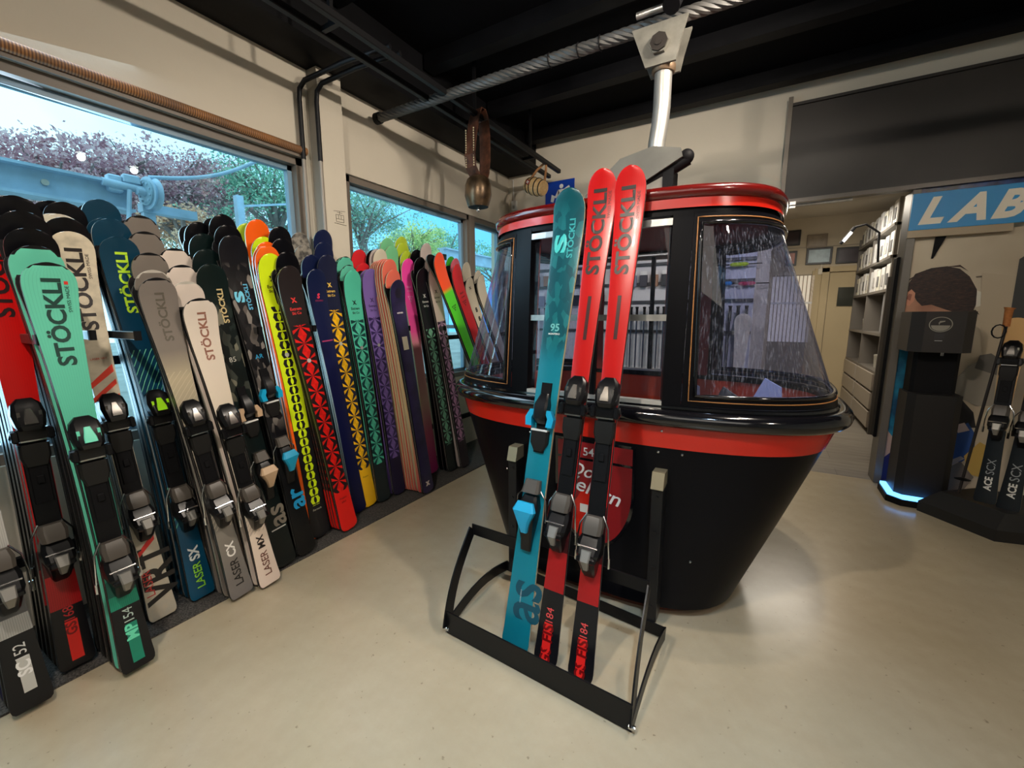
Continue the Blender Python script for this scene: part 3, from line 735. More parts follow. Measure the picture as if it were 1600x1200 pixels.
M_VRT = ski_mat('cream_marble', 'speckle', stops=[(0, rgb(176, 170, 156)), (1, rgb(214, 202, 178))], spot=rgb(186, 176, 156), scale=22)
M_SX = ski_mat('deep_blue_lined', 'lines', stops=[(0, rgb(10, 74, 104)), (.5, rgb(14, 68, 102)), (1, rgb(14, 54, 74))], line=rgb(120, 210, 170), rs=((.22, .36), (.56, .72)), slope=2.2, freq=44, duty=.16)
M_CX = ski_mat('warm_grey_lined', 'lines', stops=[(0, rgb(112, 108, 106)), (.5, rgb(150, 142, 128)), (.72, rgb(182, 170, 144)), (.8, rgb(128, 120, 112)), (1, rgb(120, 112, 106))], line=rgb(196, 184, 158), rs=((.24, .30), (.48, .74)), slope=2, freq=60, duty=.14)
M_MX = ski_mat('ivory_lined', 'lines', stops=[(0, rgb(226, 206, 192)), (.5, rgb(226, 212, 190)), (1, rgb(218, 206, 194))], line=rgb(160, 146, 132), rs=((.20, .28), (.46, .64)), slope=2, freq=56, duty=.12)
CAMO = [(0, rgb(16, 22, 20)), (.45, rgb(58, 62, 56)), (.62, rgb(18, 26, 24)), (.78, rgb(118, 116, 100)), (.86, rgb(34, 44, 40))]
M_AS = ski_mat('dark_camo_green', 'camo', stops=[(0, rgb(14, 22, 24)), (1, rgb(14, 28, 26))], r=(.56, .86), cols=CAMO)
M_AR = ski_mat('dark_camo_grey', 'camo', stops=[(0, rgb(12, 14, 18)), (1, rgb(20, 20, 24))], r=(.42, .88), cols=[(0, rgb(26, 26, 28)), (.4, rgb(92, 86, 82)), (.55, rgb(14, 14, 16)), (.8, rgb(128, 122, 116)), (.88, rgb(40, 38, 38))])
YEL = rgb(216, 240, 30); ORG = (*lin((1., .36, .04)),)
M_YEL = ski_mat('neon_yellow_beads', 'beads', stops=[(0, K), (.405, YEL), (1, YEL)], interp='CONSTANT', r=(.12, .83), n=32, stops2=[(0, YEL), (.405, K)])
M_ORG = solid('neon_orange', 255, 100, 20); M_LIME = solid('lime_top', 190, 214, 60); M_YPL = solid('neon_yellow_top', 216, 240, 30)
RED = rgb(226, 34, 28)
M_RDX = ski_mat('black_red_facets', 'facet', stops=[(0, RED), (.17, rgb(40, 34, 34)), (1, rgb(24, 22, 24))], interp='CONSTANT', dark=rgb(38, 26, 28), light=RED, r=(.16, .80), n=17)
M_NAVY = ski_mat('navy_top', 'plain', stops=[(0, rgb(16, 20, 62)), (.6, rgb(22, 26, 70)), (1, rgb(20, 30, 66))])
YLW = rgb(246, 190, 30)
M_NVY = ski_mat('navy_yellow_facets', 'facet', stops=[(0, YLW), (.17, rgb(30, 34, 60)), (1, rgb(34, 40, 72))], interp='CONSTANT', dark=rgb(32, 34, 56), light=YLW, r=(.16, .80), n=17)
TQ = rgb(84, 196, 166)
M_TQ = ski_mat('turquoise_facets', 'facet', stops=[(0, rgb(34, 44, 46)), (.42, TQ), (1, TQ)], interp='CONSTANT', dark=rgb(22, 62, 62), light=TQ, r=(.17, .80), n=17)
PU = rgb(122, 98, 168)
M_PU = ski_mat('purple_facets', 'facet', stops=[(0, rgb(38, 32, 58)), (.42, PU), (1, PU)], interp='CONSTANT', dark=rgb(50, 38, 84), light=PU, r=(.17, .80), n=17)
M_GN = ski_mat('black_green_facets', 'facet', stops=[(0, rgb(22, 28, 28)), (1, rgb(22, 20, 28))], dark=rgb(20, 30, 30), light=rgb(110, 168, 138), r=(.14, .72), n=17)
M_GP = ski_mat('stone_mauve_facets', 'facet', stops=[(0, rgb(36, 28, 36)), (.66, rgb(190, 172, 164)), (1, rgb(196, 180, 172))], interp='CONSTANT', dark=rgb(52, 36, 54), light=rgb(176, 132, 168), r=(.14, .74), n=17)
M_COR = solid('coral_top', 232, 112, 92); M_COR2 = ski_mat('coral_fade', 'plain', stops=[(0, rgb(214, 90, 90)), (.35, rgb(224, 190, 150)), (.8, rgb(230, 120, 96)), (1, rgb(234, 112, 92))])
M_NK = ski_mat('indigo_worn', 'speckle', stops=[(0, rgb(44, 38, 74)), (1, rgb(46, 38, 78))], spot=rgb(34, 30, 60), scale=9)
M_PK = ski_mat('pink_fade', 'plain', stops=[(0, rgb(220, 60, 150)), (.2, rgb(222, 120, 150)), (.35, rgb(232, 196, 180)), (.62, rgb(240, 160, 170)), (.68, rgb(255, 90, 170)), (1, rgb(255, 76, 176))])
M_RDT = solid('bright_red_top', 224, 44, 52); M_MINT = solid('mint_top', 124, 206, 150); M_BLK = solid('plain_black_top', 6, 6, 10)
M_STO = solid('stone_top', 196, 182, 176); M_WHT = solid('off_white_top', 222, 212, 190); M_SPK = ski_mat('grey_speckled_top', 'speckle', stops=[(0, rgb(120, 116, 108)), (1, rgb(160, 154, 144))], spot=rgb(80, 78, 76), scale=30)
M_GRN = ski_mat('neon_green_fade', 'plain', stops=[(0, rgb(80, 220, 40)), (.84, rgb(90, 226, 50)), (.86, rgb(255, 90, 40)), (1, rgb(255, 84, 50))])
M_CREAMB = solid('cream_top', 212, 204, 186)
M_DG = solid('dark_green_black_top', 12, 26, 26); M_TAUPE = solid('taupe_top', 122, 114, 106); M_IV = solid('ivory_top', 220, 206, 194); M_DB = solid('deep_blue_top', 14, 56, 78); M_TQP = solid('turquoise_plain_top', 100, 198, 170)
FR = dict(tip=.136, waist=.095, tail=.118, tl=.095, square=.45)
MD = dict(tip=.130, waist=.085, tail=.108, tl=.09, square=.5)
PS = dict(tip=.130, waist=.070, tail=.104, tl=.075, square=.78)
WOODS = pm('wood_sidewall', rgb(214, 196, 150), .5); WHS = pm('white_sidewall', rgb(190, 184, 172), .45)
BLUEA = pm('cyan_plastic', rgb(20, 160, 206), .35); TANA = pm('tan_plastic', rgb(190, 160, 128), .4); GRNA = pm('neon_green_plastic', rgb(170, 240, 30), .35); MNTA = pm('mint_plastic', rgb(110, 220, 190), .35)

def X_logo(px, c): return dict(t='h', s='X', a=px, w=.036, c=c, bold=.05, shear=-.15, name='logo')
def xset(px, px2, c, fx=0.):
    return [X_logo(px, c), dict(t='h', s='Extrem', a=px2, w=.066, bold=.02, c=c, name='lettering'), dict(t='h', s='Ski Co', a=(px2[0]+1, px2[1]+6.5), w=.054, bold=.02, c=c, name='lettering')]
DK = (30, 40, 38)
FRONT = [
 # key, base px, tip px, spec, label, toe, heel, texts, behind[(tip px, mat, colour word)]
 dict(k='the grey slalom ski', base=(52, 1102), tip=(-120, 440), spec=dict(mat=M_GREY1, shape=PS), label='grey slalom ski with dark tail reading SC 152 at the left end', toe=None, heel=(12, 878),
   texts=[dict(t='r', a=(50, 1075), b=(32, 1025), x0=-.018, x1=.012, c=(196, 196, 192), name='label_block'), dict(t='v', s='SC', a=(40, 1052), b=(35, 1030), c=(240, 240, 240), bold=.03, x=.0), dict(t='v', s='152', a=(33, 1026), b=(30, 1003), c=(210, 210, 210), x=.0)], behind=[((-128, 420), M_BLK, 'black'), ((-136, 400), M_NAVY, 'navy'), ((-144, 385), M_BLK, 'black')]),
 dict(k='the red race ski', base=(122, 1037), tip=(-22, 335), spec=dict(mat=M_RED, shape=PS), label='red race ski with black tail reading GS 168 at the left', toe=(42, 655), heel=(80, 838),
   texts=[dict(t='v', s='STÖCKLI', a=(12, 496), b=(-8, 362), c=(40, 16, 18), bold=.02), dict(t='r', a=(118, 1028), b=(103, 970), x0=-.02, x1=.014, c=(226, 36, 28), name='label_block'), dict(t='v', s='GS', a=(110, 990), b=(105, 972), c=(120, 10, 12), bold=.03), dict(t='v', s='168', a=(104, 968), b=(99, 948), c=(190, 40, 44))],
   behind=[((-32, 306), M_RED, 'red'), ((-40, 296), M_BLK, 'black'), ((-48, 288), M_BLK, 'black'), ((-56, 280), M_BLK, 'black')]),
 dict(k='the turquoise ski', base=(217, 1040), tip=(73, 410), spec=dict(mat=M_TURQ, shape=PS, cap=.012, acc=MNTA), label='turquoise ski with black tail reading MP 154', toe=(137, 682), heel=(180, 862),
   texts=[dict(t='v', s='STÖCKLI', a=(106, 571), b=(74, 437), c=(34, 66, 60), bold=.02), dict(t='v', s='SWISS MADE', a=(112, 488), b=(101, 448), c=(34, 66, 60), x=-.036, sq=.9), dict(t='r', a=(101, 446), b=(100, 441), x0=-.041, x1=-.031, c=(214, 60, 50), name='logo'),
     dict(t='r', a=(214, 1030), b=(200, 972), x0=-.02, x1=.014, c=(20, 134, 108), name='label_block'), dict(t='v', s='MP', a=(207, 996), b=(202, 972), c=(110, 230, 190), bold=.03), dict(t='v', s='154', a=(201, 968), b=(196, 948), c=(190, 210, 200))],
   behind=[((54, 384), M_TQP, 'turquoise'), ((46, 357), M_BLK, 'black'), ((34, 330), M_BLK, 'black'), ((22, 306), M_BLK, 'black')]),
 dict(k='the cream marbled ski', base=(255, 962), tip=(108, 362), spec=dict(mat=M_VRT, shape=PS), label='cream marbled ski with black lettering and red diagonal flashes', toe=(178, 642), heel=(216, 785),
   texts=[dict(t='v', s='STÖCKLI', a=(140, 516), b=(113, 390), c=(40, 34, 34), bold=.02), dict(t='v', s='SWISS MADE', a=(137, 436), b=(129, 398), c=(60, 50, 50), x=-.036, sq=.9), dict(t='h', s='LASER VRT', a=(154, 562), w=.05, c=(200, 60, 40)),
     dict(t='p', a=(160, 590), polys=[[(.045, -.02), (.045, -.04), (-.035, .02), (-.035, .05)], [(.045, -.075), (.045, -.095), (-.035, -.03), (-.035, -.01)], [(.0, -.1), (-.035, -.07), (-.035, -.1)]], c=(216, 56, 34), name='red_flash'),
     dict(t='p', a=(215, 850), polys=[[(.04, -.04), (.04, -.06), (-.03, .0), (-.03, .03)]], c=(190, 40, 36), name='red_flash'),
     dict(t='v', s='LASER', a=(240, 928), b=(233, 888), c=(176, 50, 46), x=.025), dict(t='v', s='VRT', a=(250, 940), b=(238, 850), c=(24, 22, 24), bold=.03, x=-.012, sq=1.1)],
   behind=[((101, 340), M_BLK, 'black'), ((92, 335), M_CREAMB, 'cream'), ((84, 334), M_CREAMB, 'cream'), ((100, 316), M_BLK, 'black'), ((80, 314), M_BLK, 'black')]),
 dict(k='the deep blue ski', base=(317, 930), tip=(184, 370), spec=dict(mat=M_SX, shape=PS, acc=GRNA), label='deep blue ski with neon green lettering and green toe clip', toe=(250, 634), heel=(284, 775),
   texts=[dict(t='v', s='STÖCKLI', a=(214, 489), b=(196, 396), c=(180, 224, 50), bold=.03), dict(t='v', s='LASER', a=(308, 918), b=(298, 880), c=(150, 226, 50), bold=.01), dict(t='v', s='SX', a=(297, 876), b=(292, 855), c=(226, 236, 236), bold=.03)],
   behind=[((172, 342), M_DB, 'deep blue'), ((164, 341), M_DB, 'deep blue'), ((156, 312), M_DB, 'deep blue')]),
 dict(k='the warm grey ski', base=(378, 928), tip=(243, 434), spec=dict(mat=M_CX, shape=PS, cap=.012), label='warm grey ski with fine pale lines and black tail lettering', toe=(303, 650), heel=(340, 768),
   texts=[dict(t='v', s='STÖCKLI', a=(272, 532), b=(251, 458), c=(96, 90, 80), bold=.015), dict(t='v', s='LASER', a=(368, 914), b=(358, 874), c=(24, 22, 24), bold=.01), dict(t='v', s='CX', a=(356, 870), b=(350, 848), c=(236, 232, 226), bold=.03)],
   behind=[((237, 422), M_TAUPE, 'taupe'), ((232, 395), M_TAUPE, 'taupe'), ((226, 362), M_TAUPE, 'taupe'), ((219, 337), M_TAUPE, 'taupe')]),
 dict(k='the ivory ski', base=(422, 910), tip=(310, 466), spec=dict(mat=M_MX, shape=PS, cap=.012), label='ivory ski with fine grey lines and brown tail lettering', toe=(358, 655), heel=(398, 772),
   texts=[dict(t='v', s='STÖCKLI', a=(332, 562), b=(317, 488), c=(150, 104, 88), bold=.015), dict(t='v', s='LASER', a=(413, 898), b=(404, 862), c=(104, 62, 48), bold=.01), dict(t='v', s='MX', a=(402, 857), b=(396, 838), c=(40, 32, 30), bold=.03)],
   behind=[((290, 440), M_IV, 'ivory'), ((283, 414), M_IV, 'ivory'), ((272, 388), M_IV, 'ivory')]),
 dict(k='the green-black camouflage ski', base=(448, 880), tip=(328, 412), spec=dict(mat=M_AS, shape=MD, acc=TANA, bind='tour'), label='green-black camouflage ski with tan binding jaws', toe=(384, 635), heel=(412, 722),
   texts=[dict(t='v', s='STÖCKLI', a=(352, 505), b=(338, 452), c=(200, 180, 130), x=-.02, bold=.01), dict(t='v', s='as', a=(428, 823), b=(420, 792), c=(130, 122, 110), bold=.02, sq=.95), dict(t='h', s='85', a=(365, 565), w=.03, c=(200, 196, 186)), dict(t='r', a=(432, 826), b=(432, 824), x0=-.04, x1=.035, c=(200, 200, 196), name='pale_line')],
   behind=[((322, 389), M_DG, 'dark green'), ((317, 365), M_DG, 'dark green'), ((310, 347), M_BLK, 'black')]),
 dict(k='the grey-black camouflage ski', base=(480, 862), tip=(362, 367), spec=dict(mat=M_AR, shape=MD, acc=BLUEA, bind='tour'), label='grey-black camouflage ski with bright blue binding and blue AR on the tail', toe=(414, 606), heel=(440, 700),
   texts=[dict(t='v', s='S', a=(378, 473), b=(374, 455), c=(110, 200, 230), x=.02, bold=.05, sq=.5), dict(t='v', s='STÖCKLI', a=(392, 484), b=(382, 444), c=(90, 180, 220), x=-.02, bold=.01), dict(t='h', s='AR', a=(404, 560), w=.04, c=(40, 160, 210)), dict(t='v', s='ar', a=(456, 797), b=(448, 765), c=(30, 150, 206), bold=.025, sq=.95)],
   behind=[((355, 351), M_BLK, 'black'), ((347, 335), M_BLK, 'black')]),
 dict(k='the neon yellow ski', base=(502, 836), tip=(422, 396), spec=dict(mat=M_YEL, shape=FR, side=MATTE), label='neon yellow ski with a chain of black bead shapes and black tail',
   texts=xset((421, 440), (422, 451), (30, 34, 20))+[dict(t='d', a=(449, 554), c=(190, 190, 180), name='mount_disc'), dict(t='h', s='Formula', a=(497, 795), w=.055, c=(200, 200, 180), shear=.2)],
   behind=[((417, 378), M_ORG, 'orange'), ((412, 370), M_YPL, 'yellow'), ((402, 343), M_ORG, 'orange'), ((386, 349), M_LIME, 'lime')]),
 dict(k='the black and red ski', base=(546, 825), tip=(451, 415), spec=dict(mat=M_RDX, shape=FR), label='black ski with red star facets and a solid red tail',
   texts=xset((457, 473), (461, 485), (226, 60, 56))+[dict(t='d', a=(483, 563), c=(200, 190, 190), name='mount_disc'), dict(t='h', s='Project', a=(536, 778), w=.05, c=(60, 10, 12), shear=.2), dict(t='h', s='alto', a=(537, 784), w=.03, c=(60, 10, 12))],
   behind=[((448, 393), M_BLK, 'black'), ((441, 372), M_BLK, 'black'), ((437, 354), M_BLK, 'black')]),
 dict(k='the plain navy ski', base=(562, 798), tip=(494, 420), spec=dict(mat=M_NAVY, shape=MD, side=WHS), label='plain navy ski with a small pink logo, left of the navy and yellow ski',
   texts=[dict(t='h', s='S', a=(498, 466), w=.022, c=(230, 60, 90), bold=.05, shear=.2, name='logo'), dict(t='h', s='STÖCKLI', a=(499, 471), w=.05, c=(200, 60, 100)), dict(t='r', a=(506, 534), b=(506, 532), x0=-.04, x1=.035, c=(170, 60, 110), name='pink_line')],
   behind=[((486, 398), M_NAVY, 'navy'), ((474, 383), M_SPK, 'speckled grey'), ((468, 363), M_SPK, 'speckled grey')]),
 dict(k='the navy and yellow ski', base=(578, 789), tip=(511, 398), spec=dict(mat=M_NVY, shape=FR), label='navy ski with yellow star facets and a solid yellow tail',
   texts=xset((511, 449), (516, 457), (240, 200, 90))+[dict(t='d', a=(532, 537), c=(190, 190, 180), name='mount_disc'), dict(t='h', s='Project', a=(570, 745), w=.045, c=(90, 60, 20), shear=.2)],
   behind=[((506, 378), M_NAVY, 'navy'), ((505, 359), M_NAVY, 'navy')]),
 dict(k='the turquoise faceted ski', base=(600, 781), tip=(551, 422), spec=dict(mat=M_TQ, shape=FR), label='turquoise ski with dark star facets and charcoal tail',
   texts=xset((552, 476), (554, 484), DK)+[dict(t='d', a=(567, 543), c=(150, 150, 150), name='mount_disc')],
   behind=[((545, 414), M_TQP, 'turquoise'), ((540, 401), M_TQP, 'turquoise'), ((536, 402), M_TQP, 'turquoise')]),
 dict(k='the purple faceted ski', base=(624, 770), tip=(579, 420), spec=dict(mat=M_PU, shape=FR), label='purple ski with dark star facets and dark tail',
   texts=xset((578, 472), (580, 480), (60, 44, 90))+[dict(t='d', a=(592, 539), c=(150, 150, 150), name='mount_disc')],
   behind=[((574, 421), solid('purple_plain_top', 122, 98, 168), 'purple'), ((568, 411), M_RDT, 'red'), ((562, 390), M_RDT, 'red'), ]),
 dict(k='the indigo ski', base=(669, 768), tip=(622, 437), spec=dict(mat=M_NK, shape=FR), label='worn indigo ski with a white sticker and pale cross on its tail',
   texts=[dict(t='p', a=(622, 458), polys=[[(.03*math.cos(q), .035*math.sin(q)) for q in [2*PI*i/14 for i in range(14)]]], c=(30, 24, 44), name='dark_oval'), dict(t='h', s='extrem', a=(624, 490), w=.055, c=(214, 206, 210), bold=.04), dict(t='r', a=(637, 546), b=(631, 526), x0=-.028, x1=.022, c=(214, 204, 180), name='white_sticker'),
     dict(t='h', s='X', a=(668, 757), w=.045, c=(226, 214, 206), bold=.12, name='logo')],
   behind=[((615, 421), M_COR2, 'coral')]),
 dict(k='the pink ski', base=(675, 737), tip=(638, 404), spec=dict(mat=M_PK, shape=FR, side=WOODS), label='hot pink ski fading to pale in the middle',
   texts=[dict(t='h', s='black', a=(637, 450), w=.05, c=(255, 170, 220), bold=.02), dict(t='h', s='crows', a=(638, 456), w=.05, c=(255, 170, 220), bold=.02),
     dict(t='p', a=(640, 465), polys=[[(.03-.02*i+dx, .01-.017*j), (.014-.02*i+dx, .01-.017*j), (.022-.02*i+dx, -.005-.017*j)] for j, n_, dx in ((0, 3, 0), (1, 2, -.01), (2, 1, -.02)) for i in range(n_)], c=(255, 170, 220), name='logo')],
   behind=[((636, 392), M_LIME, 'lime'), ((630, 379), M_LIME, 'lime'), ((628, 370), M_LIME, 'lime')]),
 dict(k='the black and green faceted ski', base=(707, 734), tip=(661, 419), spec=dict(mat=M_GN, shape=FR), label='black ski with grey-green star facets beside the cabin',
   texts=xset((662, 465), (665, 473), (190, 190, 186)), behind=[((657, 402), M_BLK, 'black'), ((651, 390), M_BLK, 'black')]),
 dict(k='the stone and mauve ski', base=(727, 728), tip=(679, 413), spec=dict(mat=M_GP, shape=FR), label='stone coloured ski with mauve star facets beside the cabin',
   texts=xset((681, 458), (684, 466), (40, 30, 34)), behind=[((673, 399), M_STO, 'stone'), ((666, 380), M_STO, 'stone')]),
 dict(k='the neon green ski', base=(792, 706), tip=(684, 395), spec=dict(mat=M_GRN, shape=FR), label='neon green ski with orange tip, left of the bright red ski',
   texts=[dict(t='p', a=(697, 483), polys=[[(.03-.02*i+dx, .01-.017*j), (.014-.02*i+dx, .01-.017*j), (.022-.02*i+dx, -.005-.017*j)] for j, n_, dx in ((0, 3, 0), (1, 2, -.01), (2, 1, -.02)) for i in range(n_)], c=(20, 40, 20), name='logo')], behind=[]),
 dict(k='the bright red ski', base=(800, 700), tip=(712, 413), spec=dict(mat=M_RDT, shape=FR), label='bright red ski with small black lettering near the cabin window',
   texts=[dict(t='h', s='black', a=(714, 461), w=.05, c=(60, 8, 10), bold=.02), dict(t='h', s='crows', a=(715, 467), w=.05, c=(60, 8, 10), bold=.02),
     dict(t='p', a=(716, 474), polys=[[(.03-.02*i+dx, .01-.017*j), (.014-.02*i+dx, .01-.017*j), (.022-.02*i+dx, -.005-.017*j)] for j, n_, dx in ((0, 3, 0), (1, 2, -.01), (2, 1, -.02)) for i in range(n_)], c=(50, 8, 10), name='logo')],
   behind=[((710, 404), solid('rose_top', 236, 110, 130), 'rose'), ((703, 401), solid('green_plain_top', 70, 200, 60), 'green')]),
 dict(k='the off-white X ski', base=(815, 690), tip=(732, 434), spec=dict(mat=M_WHT, shape=FR), label='off-white ski with a black X seen partly through the cabin window',
   texts=[X_logo((733, 452), (20, 20, 20)), dict(t='h', s='8', a=(736, 490), w=.03, c=(20, 20, 20), bold=.05), dict(t='h', s='8', a=(737, 505), w=.03, c=(20, 20, 20), bold=.05)], behind=[((727, 410), M_WHT, 'off-white')]),
 dict(k='the last cream ski', base=(830, 685), tip=(750, 430), spec=dict(mat=M_CREAMB, shape=FR), label='cream ski at the far right end of the wall rack', texts=[], behind=[((745, 423), M_CREAMB, 'cream')]),
]
ORD = ['first', 'second', 'third', 'fourth', 'fifth', 'sixth', 'seventh', 'eighth']
for F_ in FRONT:
    B0 = onz(*F_['base'], .022); sh_ = F_['spec']['shape']; curl = .045
    if B0[0] < -2.32: B0 = np.array([-2.32, B0[1], B0[2]])
    F_['spec'].setdefault('side', SIDEW)
    B, T = solve(B0, F_['tip'], NRM, curl)
    nd = F_.get('toe') or F_.get('heel')
    make_ski(F_['spec'], B, T, NRM, F_['label'], GRP, True, F_.get('toe'), F_.get('heel'), F_['texts'])
    F_['B'], F_['T'] = B, T
    def partner(Bq, Tq, mt, lab):
        n_ = np.array(NRM); make_ski(dict(mat=mt, shape=sh_, side=F_['spec']['side']), Bq-n_*.003, Tq-n_*.003, (-NRM[0], 0, -NRM[2]), lab, GRP, False)
    partner(B, T, F_['spec']['mat'], 'ski clipped base to base behind %s' % F_['k'])
    nb = len(F_['behind']); room = (B[0]+2.56-.14); stp = min(.062 if nd else .05, room/max(1, nb))
    cw = {}
    for i, (tp, mt, word) in enumerate(F_['behind']):
        B2, T2 = solve(B0, tp, NRM, curl, (i+1)*stp)
        side = WHS if (F_['k'] in ('the deep blue ski', 'the warm grey ski', 'the ivory ski') and i == 0) else (WOODS if word in ('coral', 'orange', 'mint', 'lime') else SIDEW)
        top = word
        make_ski(dict(mat=mt, shape=sh_, side=side, cap=.014 if word in ('taupe', 'ivory', 'turquoise') else 0), B2, T2, NRM, '%s ski %s in line behind %s' % (top, ORD[i], F_['k']), GRP, False)
        if nd: partner(B2, T2, mt, '%s ski facing the wall, base to base with number %s behind %s' % (word, ['one', 'two', 'three', 'four', 'five'][i], F_['k'].replace('the ', '')))
# loose stacks seen between the front skis: packed edge to edge
def stack(base, tips, mt, side, word, k):
    B0 = onz(*base, .022)
    if B0[0] < -2.32: B0 = np.array([-2.32, B0[1], B0[2]])
    for i, tp in enumerate(tips):
        B2, T2 = solve(B0, tp, NRM, .045, i*.026)
        make_ski(dict(mat=mt[i % len(mt)], shape=FR, side=side), B2, T2, NRM, '%s ski, %s from the front of the stack %s' % (word, ORD[i], k), GRP, False)
stack((660, 765), [(609, 405), (605, 405), (601, 405), (598, 405), (595, 406), (592, 407), (589, 408)], [M_COR, M_COR2], WOODS, 'coral', 'between purple and indigo skis')
stack((640, 745), [(594, 389), (588, 389), (583, 390)], [M_WHT, M_STO, M_BLK], SIDEW, 'pale', 'behind the coral skis')
stack((650, 740), [(612, 384), (605, 372)], [M_MINT], WOODS, 'mint', 'beside the lime tips')
stack((496, 838), [(418, 384), (414, 384)], [solid('orange_second_top', 250, 104, 30)], pm('orange_sidewall', rgb(240, 96, 24), .4), 'orange', 'left of the neon yellow ski')
stack((538, 822), [(447, 420), (443, 420), (439, 420)], [M_RDX], SIDEW, 'black and red', 'beside the red star ski')

# rack arms and rail
rk = empty('ski_rack', (XL, 0, 1.1), 'black steel wall rack whose arms divide the rows of skis', 'rack')
part(MB().box((XL+.02, -1.0, 1.10), (XL+.05, 4.2, 1.14)), 'back_rail', MATTE, rk)
part(MB().box((XL+.02, -1.0, .30), (XL+.05, 4.2, .34)), 'lower_rail', MATTE, rk)
for px, X in (((62, 529), -2.03), ((143, 522), -2.1), ((214, 523), -2.1), ((405, 515), -2.15), ((490, 512), -2.2), ((638, 512), -2.2), ((694, 512), -2.22), ((735, 510), -2.22)):
    p = onx(*px, X)
    g = MB().box((XL+.03, p[1]-.008, p[2]-.02), (X, p[1]+.008, p[2]+.012), bev=.002)
    a = part(g, 'arm', pm('arm_steel', (.12, .12, .12), .3, .7), rk)
    sub(MB().box((X-.002, p[1]-.010, p[2]-.022), (X+.012, p[1]+.010, p[2]+.014)), 'end_cap', MATTE, a)

# ================================================================ CENTRE DISPLAY RACK AND ITS SKIS
BM = pm('rack_black_steel', (.005, .005, .006), .38, spec=.25)
dr = empty('ski_display_rack', (-.66, 1.3, 0), 'low black flat-steel ski display rack on the floor before the cabin', 'rack')
FLt, FRt, BLt, BRt = (-1.055, 1.235), (-.27, 1.195), (-1.07, 1.74), (-.262, 1.66)
TLp, TRp = ony(738, 826, 1.455), ony(1014, 918, 1.45)
part(MB().bar((*FLt, .052), (*FRt, .052), .006, .098), 'front_plate', BM, dr)
part(MB().bar((*BLt, .03), (*BRt, .03), .006, .05), 'back_plate', BM, dr)
part(MB().bar(TLp, TRp, .006, .05), 'top_bar', BM, dr)
g = MB()
def curve_plate(mb, P, w, nrm):
    P = [Vector(p) for p in P]; n_ = Vector(nrm); rings = []
    for i, p in enumerate(P):
        t = (P[min(i+1, len(P)-1)]-P[max(i-1, 0)]).normalized(); u = t.cross(n_).normalized()
        rings.append([tuple(p+u*a*w/2+n_*b*.003) for a, b in ((-1, -1), (1, -1), (1, 1), (-1, 1))])
    mb.loft(rings)
for (f0, b0, tp, nm) in ((FLt, BLt, TLp, 'side_plate'), (FRt, BRt, TRp, 'side_plate')):
    g = MB(); f3 = Vector((*f0, .03)); t3 = Vector(tp); d = t3-f3
    curve_plate(g, [f3+d*k+Vector((0, -.035*math.sin(PI*k), 0)) for k in [i/8 for i in range(9)]], .055, (1, 0, 0))
    b3 = Vector((*b0, .03)); d = b3-f3
    curve_plate(g, [f3+d*k+Vector((0, 0, .045*math.sin(PI*k))) for k in [i/8 for i in range(9)]], .05, (1, 0, 0))
    part(g, nm, BM, dr)
g = MB()
for x, y in (FLt, FRt): part(MB().tube([(x-.01, y, .02), (x+.012, y, .02)], .008, 10), 'bolt', CHROME, dr)
pass
M_TEAL = ski_mat('teal_camo', 'camo', stops=[(0, rgb(14, 108, 126)), (.12, rgb(16, 124, 142)), (.3, rgb(14, 118, 136)), (.55, rgb(22, 132, 152)), (.66, rgb(20, 118, 138)), (.75, rgb(10, 84, 96)), (1, rgb(8, 82, 92))], r=(.62, .93), cols=[(0, rgb(8, 84, 96)), (.35, rgb(22, 106, 114)), (.6, rgb(8, 78, 90)), (.8, rgb(30, 116, 124))])
GR2 = 'skis in the low display rack'
def cski(base, tip, spec, label, toe, heel, texts):
    n_ = np.array([0, -math.cos(math.radians(13)), math.sin(math.radians(13))])
    B0 = ony(*base, 1.30); B0[2] = .004; B, T = solve(B0, tip, n_, .045)
    return make_ski(spec, B, T, n_, label, GR2, True, toe, heel, texts), B, T
cski((805, 1045), (890, 294), dict(mat=M_TEAL, shape=dict(tip=.138, waist=.098, tail=.122, tl=.10, square=.6), acc=BLUEA, bind='tour', side=WOODS, bs=1.1), 'teal camouflage ski with bright blue touring binding', (845, 640), (830, 775),
  [dict(t='v', s='S', a=(877, 396), b=(879, 366), c=(60, 200, 200), x=.026, bold=.05, sq=.42, name='logo'), dict(t='v', s='STÖCKLI', a=(892, 406), b=(896, 346), c=(50, 170, 176), x=-.02), dict(t='h', s='95', a=(866, 518), w=.04, c=(110, 190, 190), bold=.02), dict(t='h', s='MONTERO', a=(866, 524), w=.05, c=(226, 236, 236), bold=.02),
   dict(t='v', s='as', a=(818, 966), b=(823, 905), c=(8, 74, 92), x=.0, bold=.015, sq=1.2), dict(t='v', s='MONTERO', a=(820, 940), b=(822, 920), c=(220, 230, 230), x=-.0, sq=.6)])
RT = lambda: None
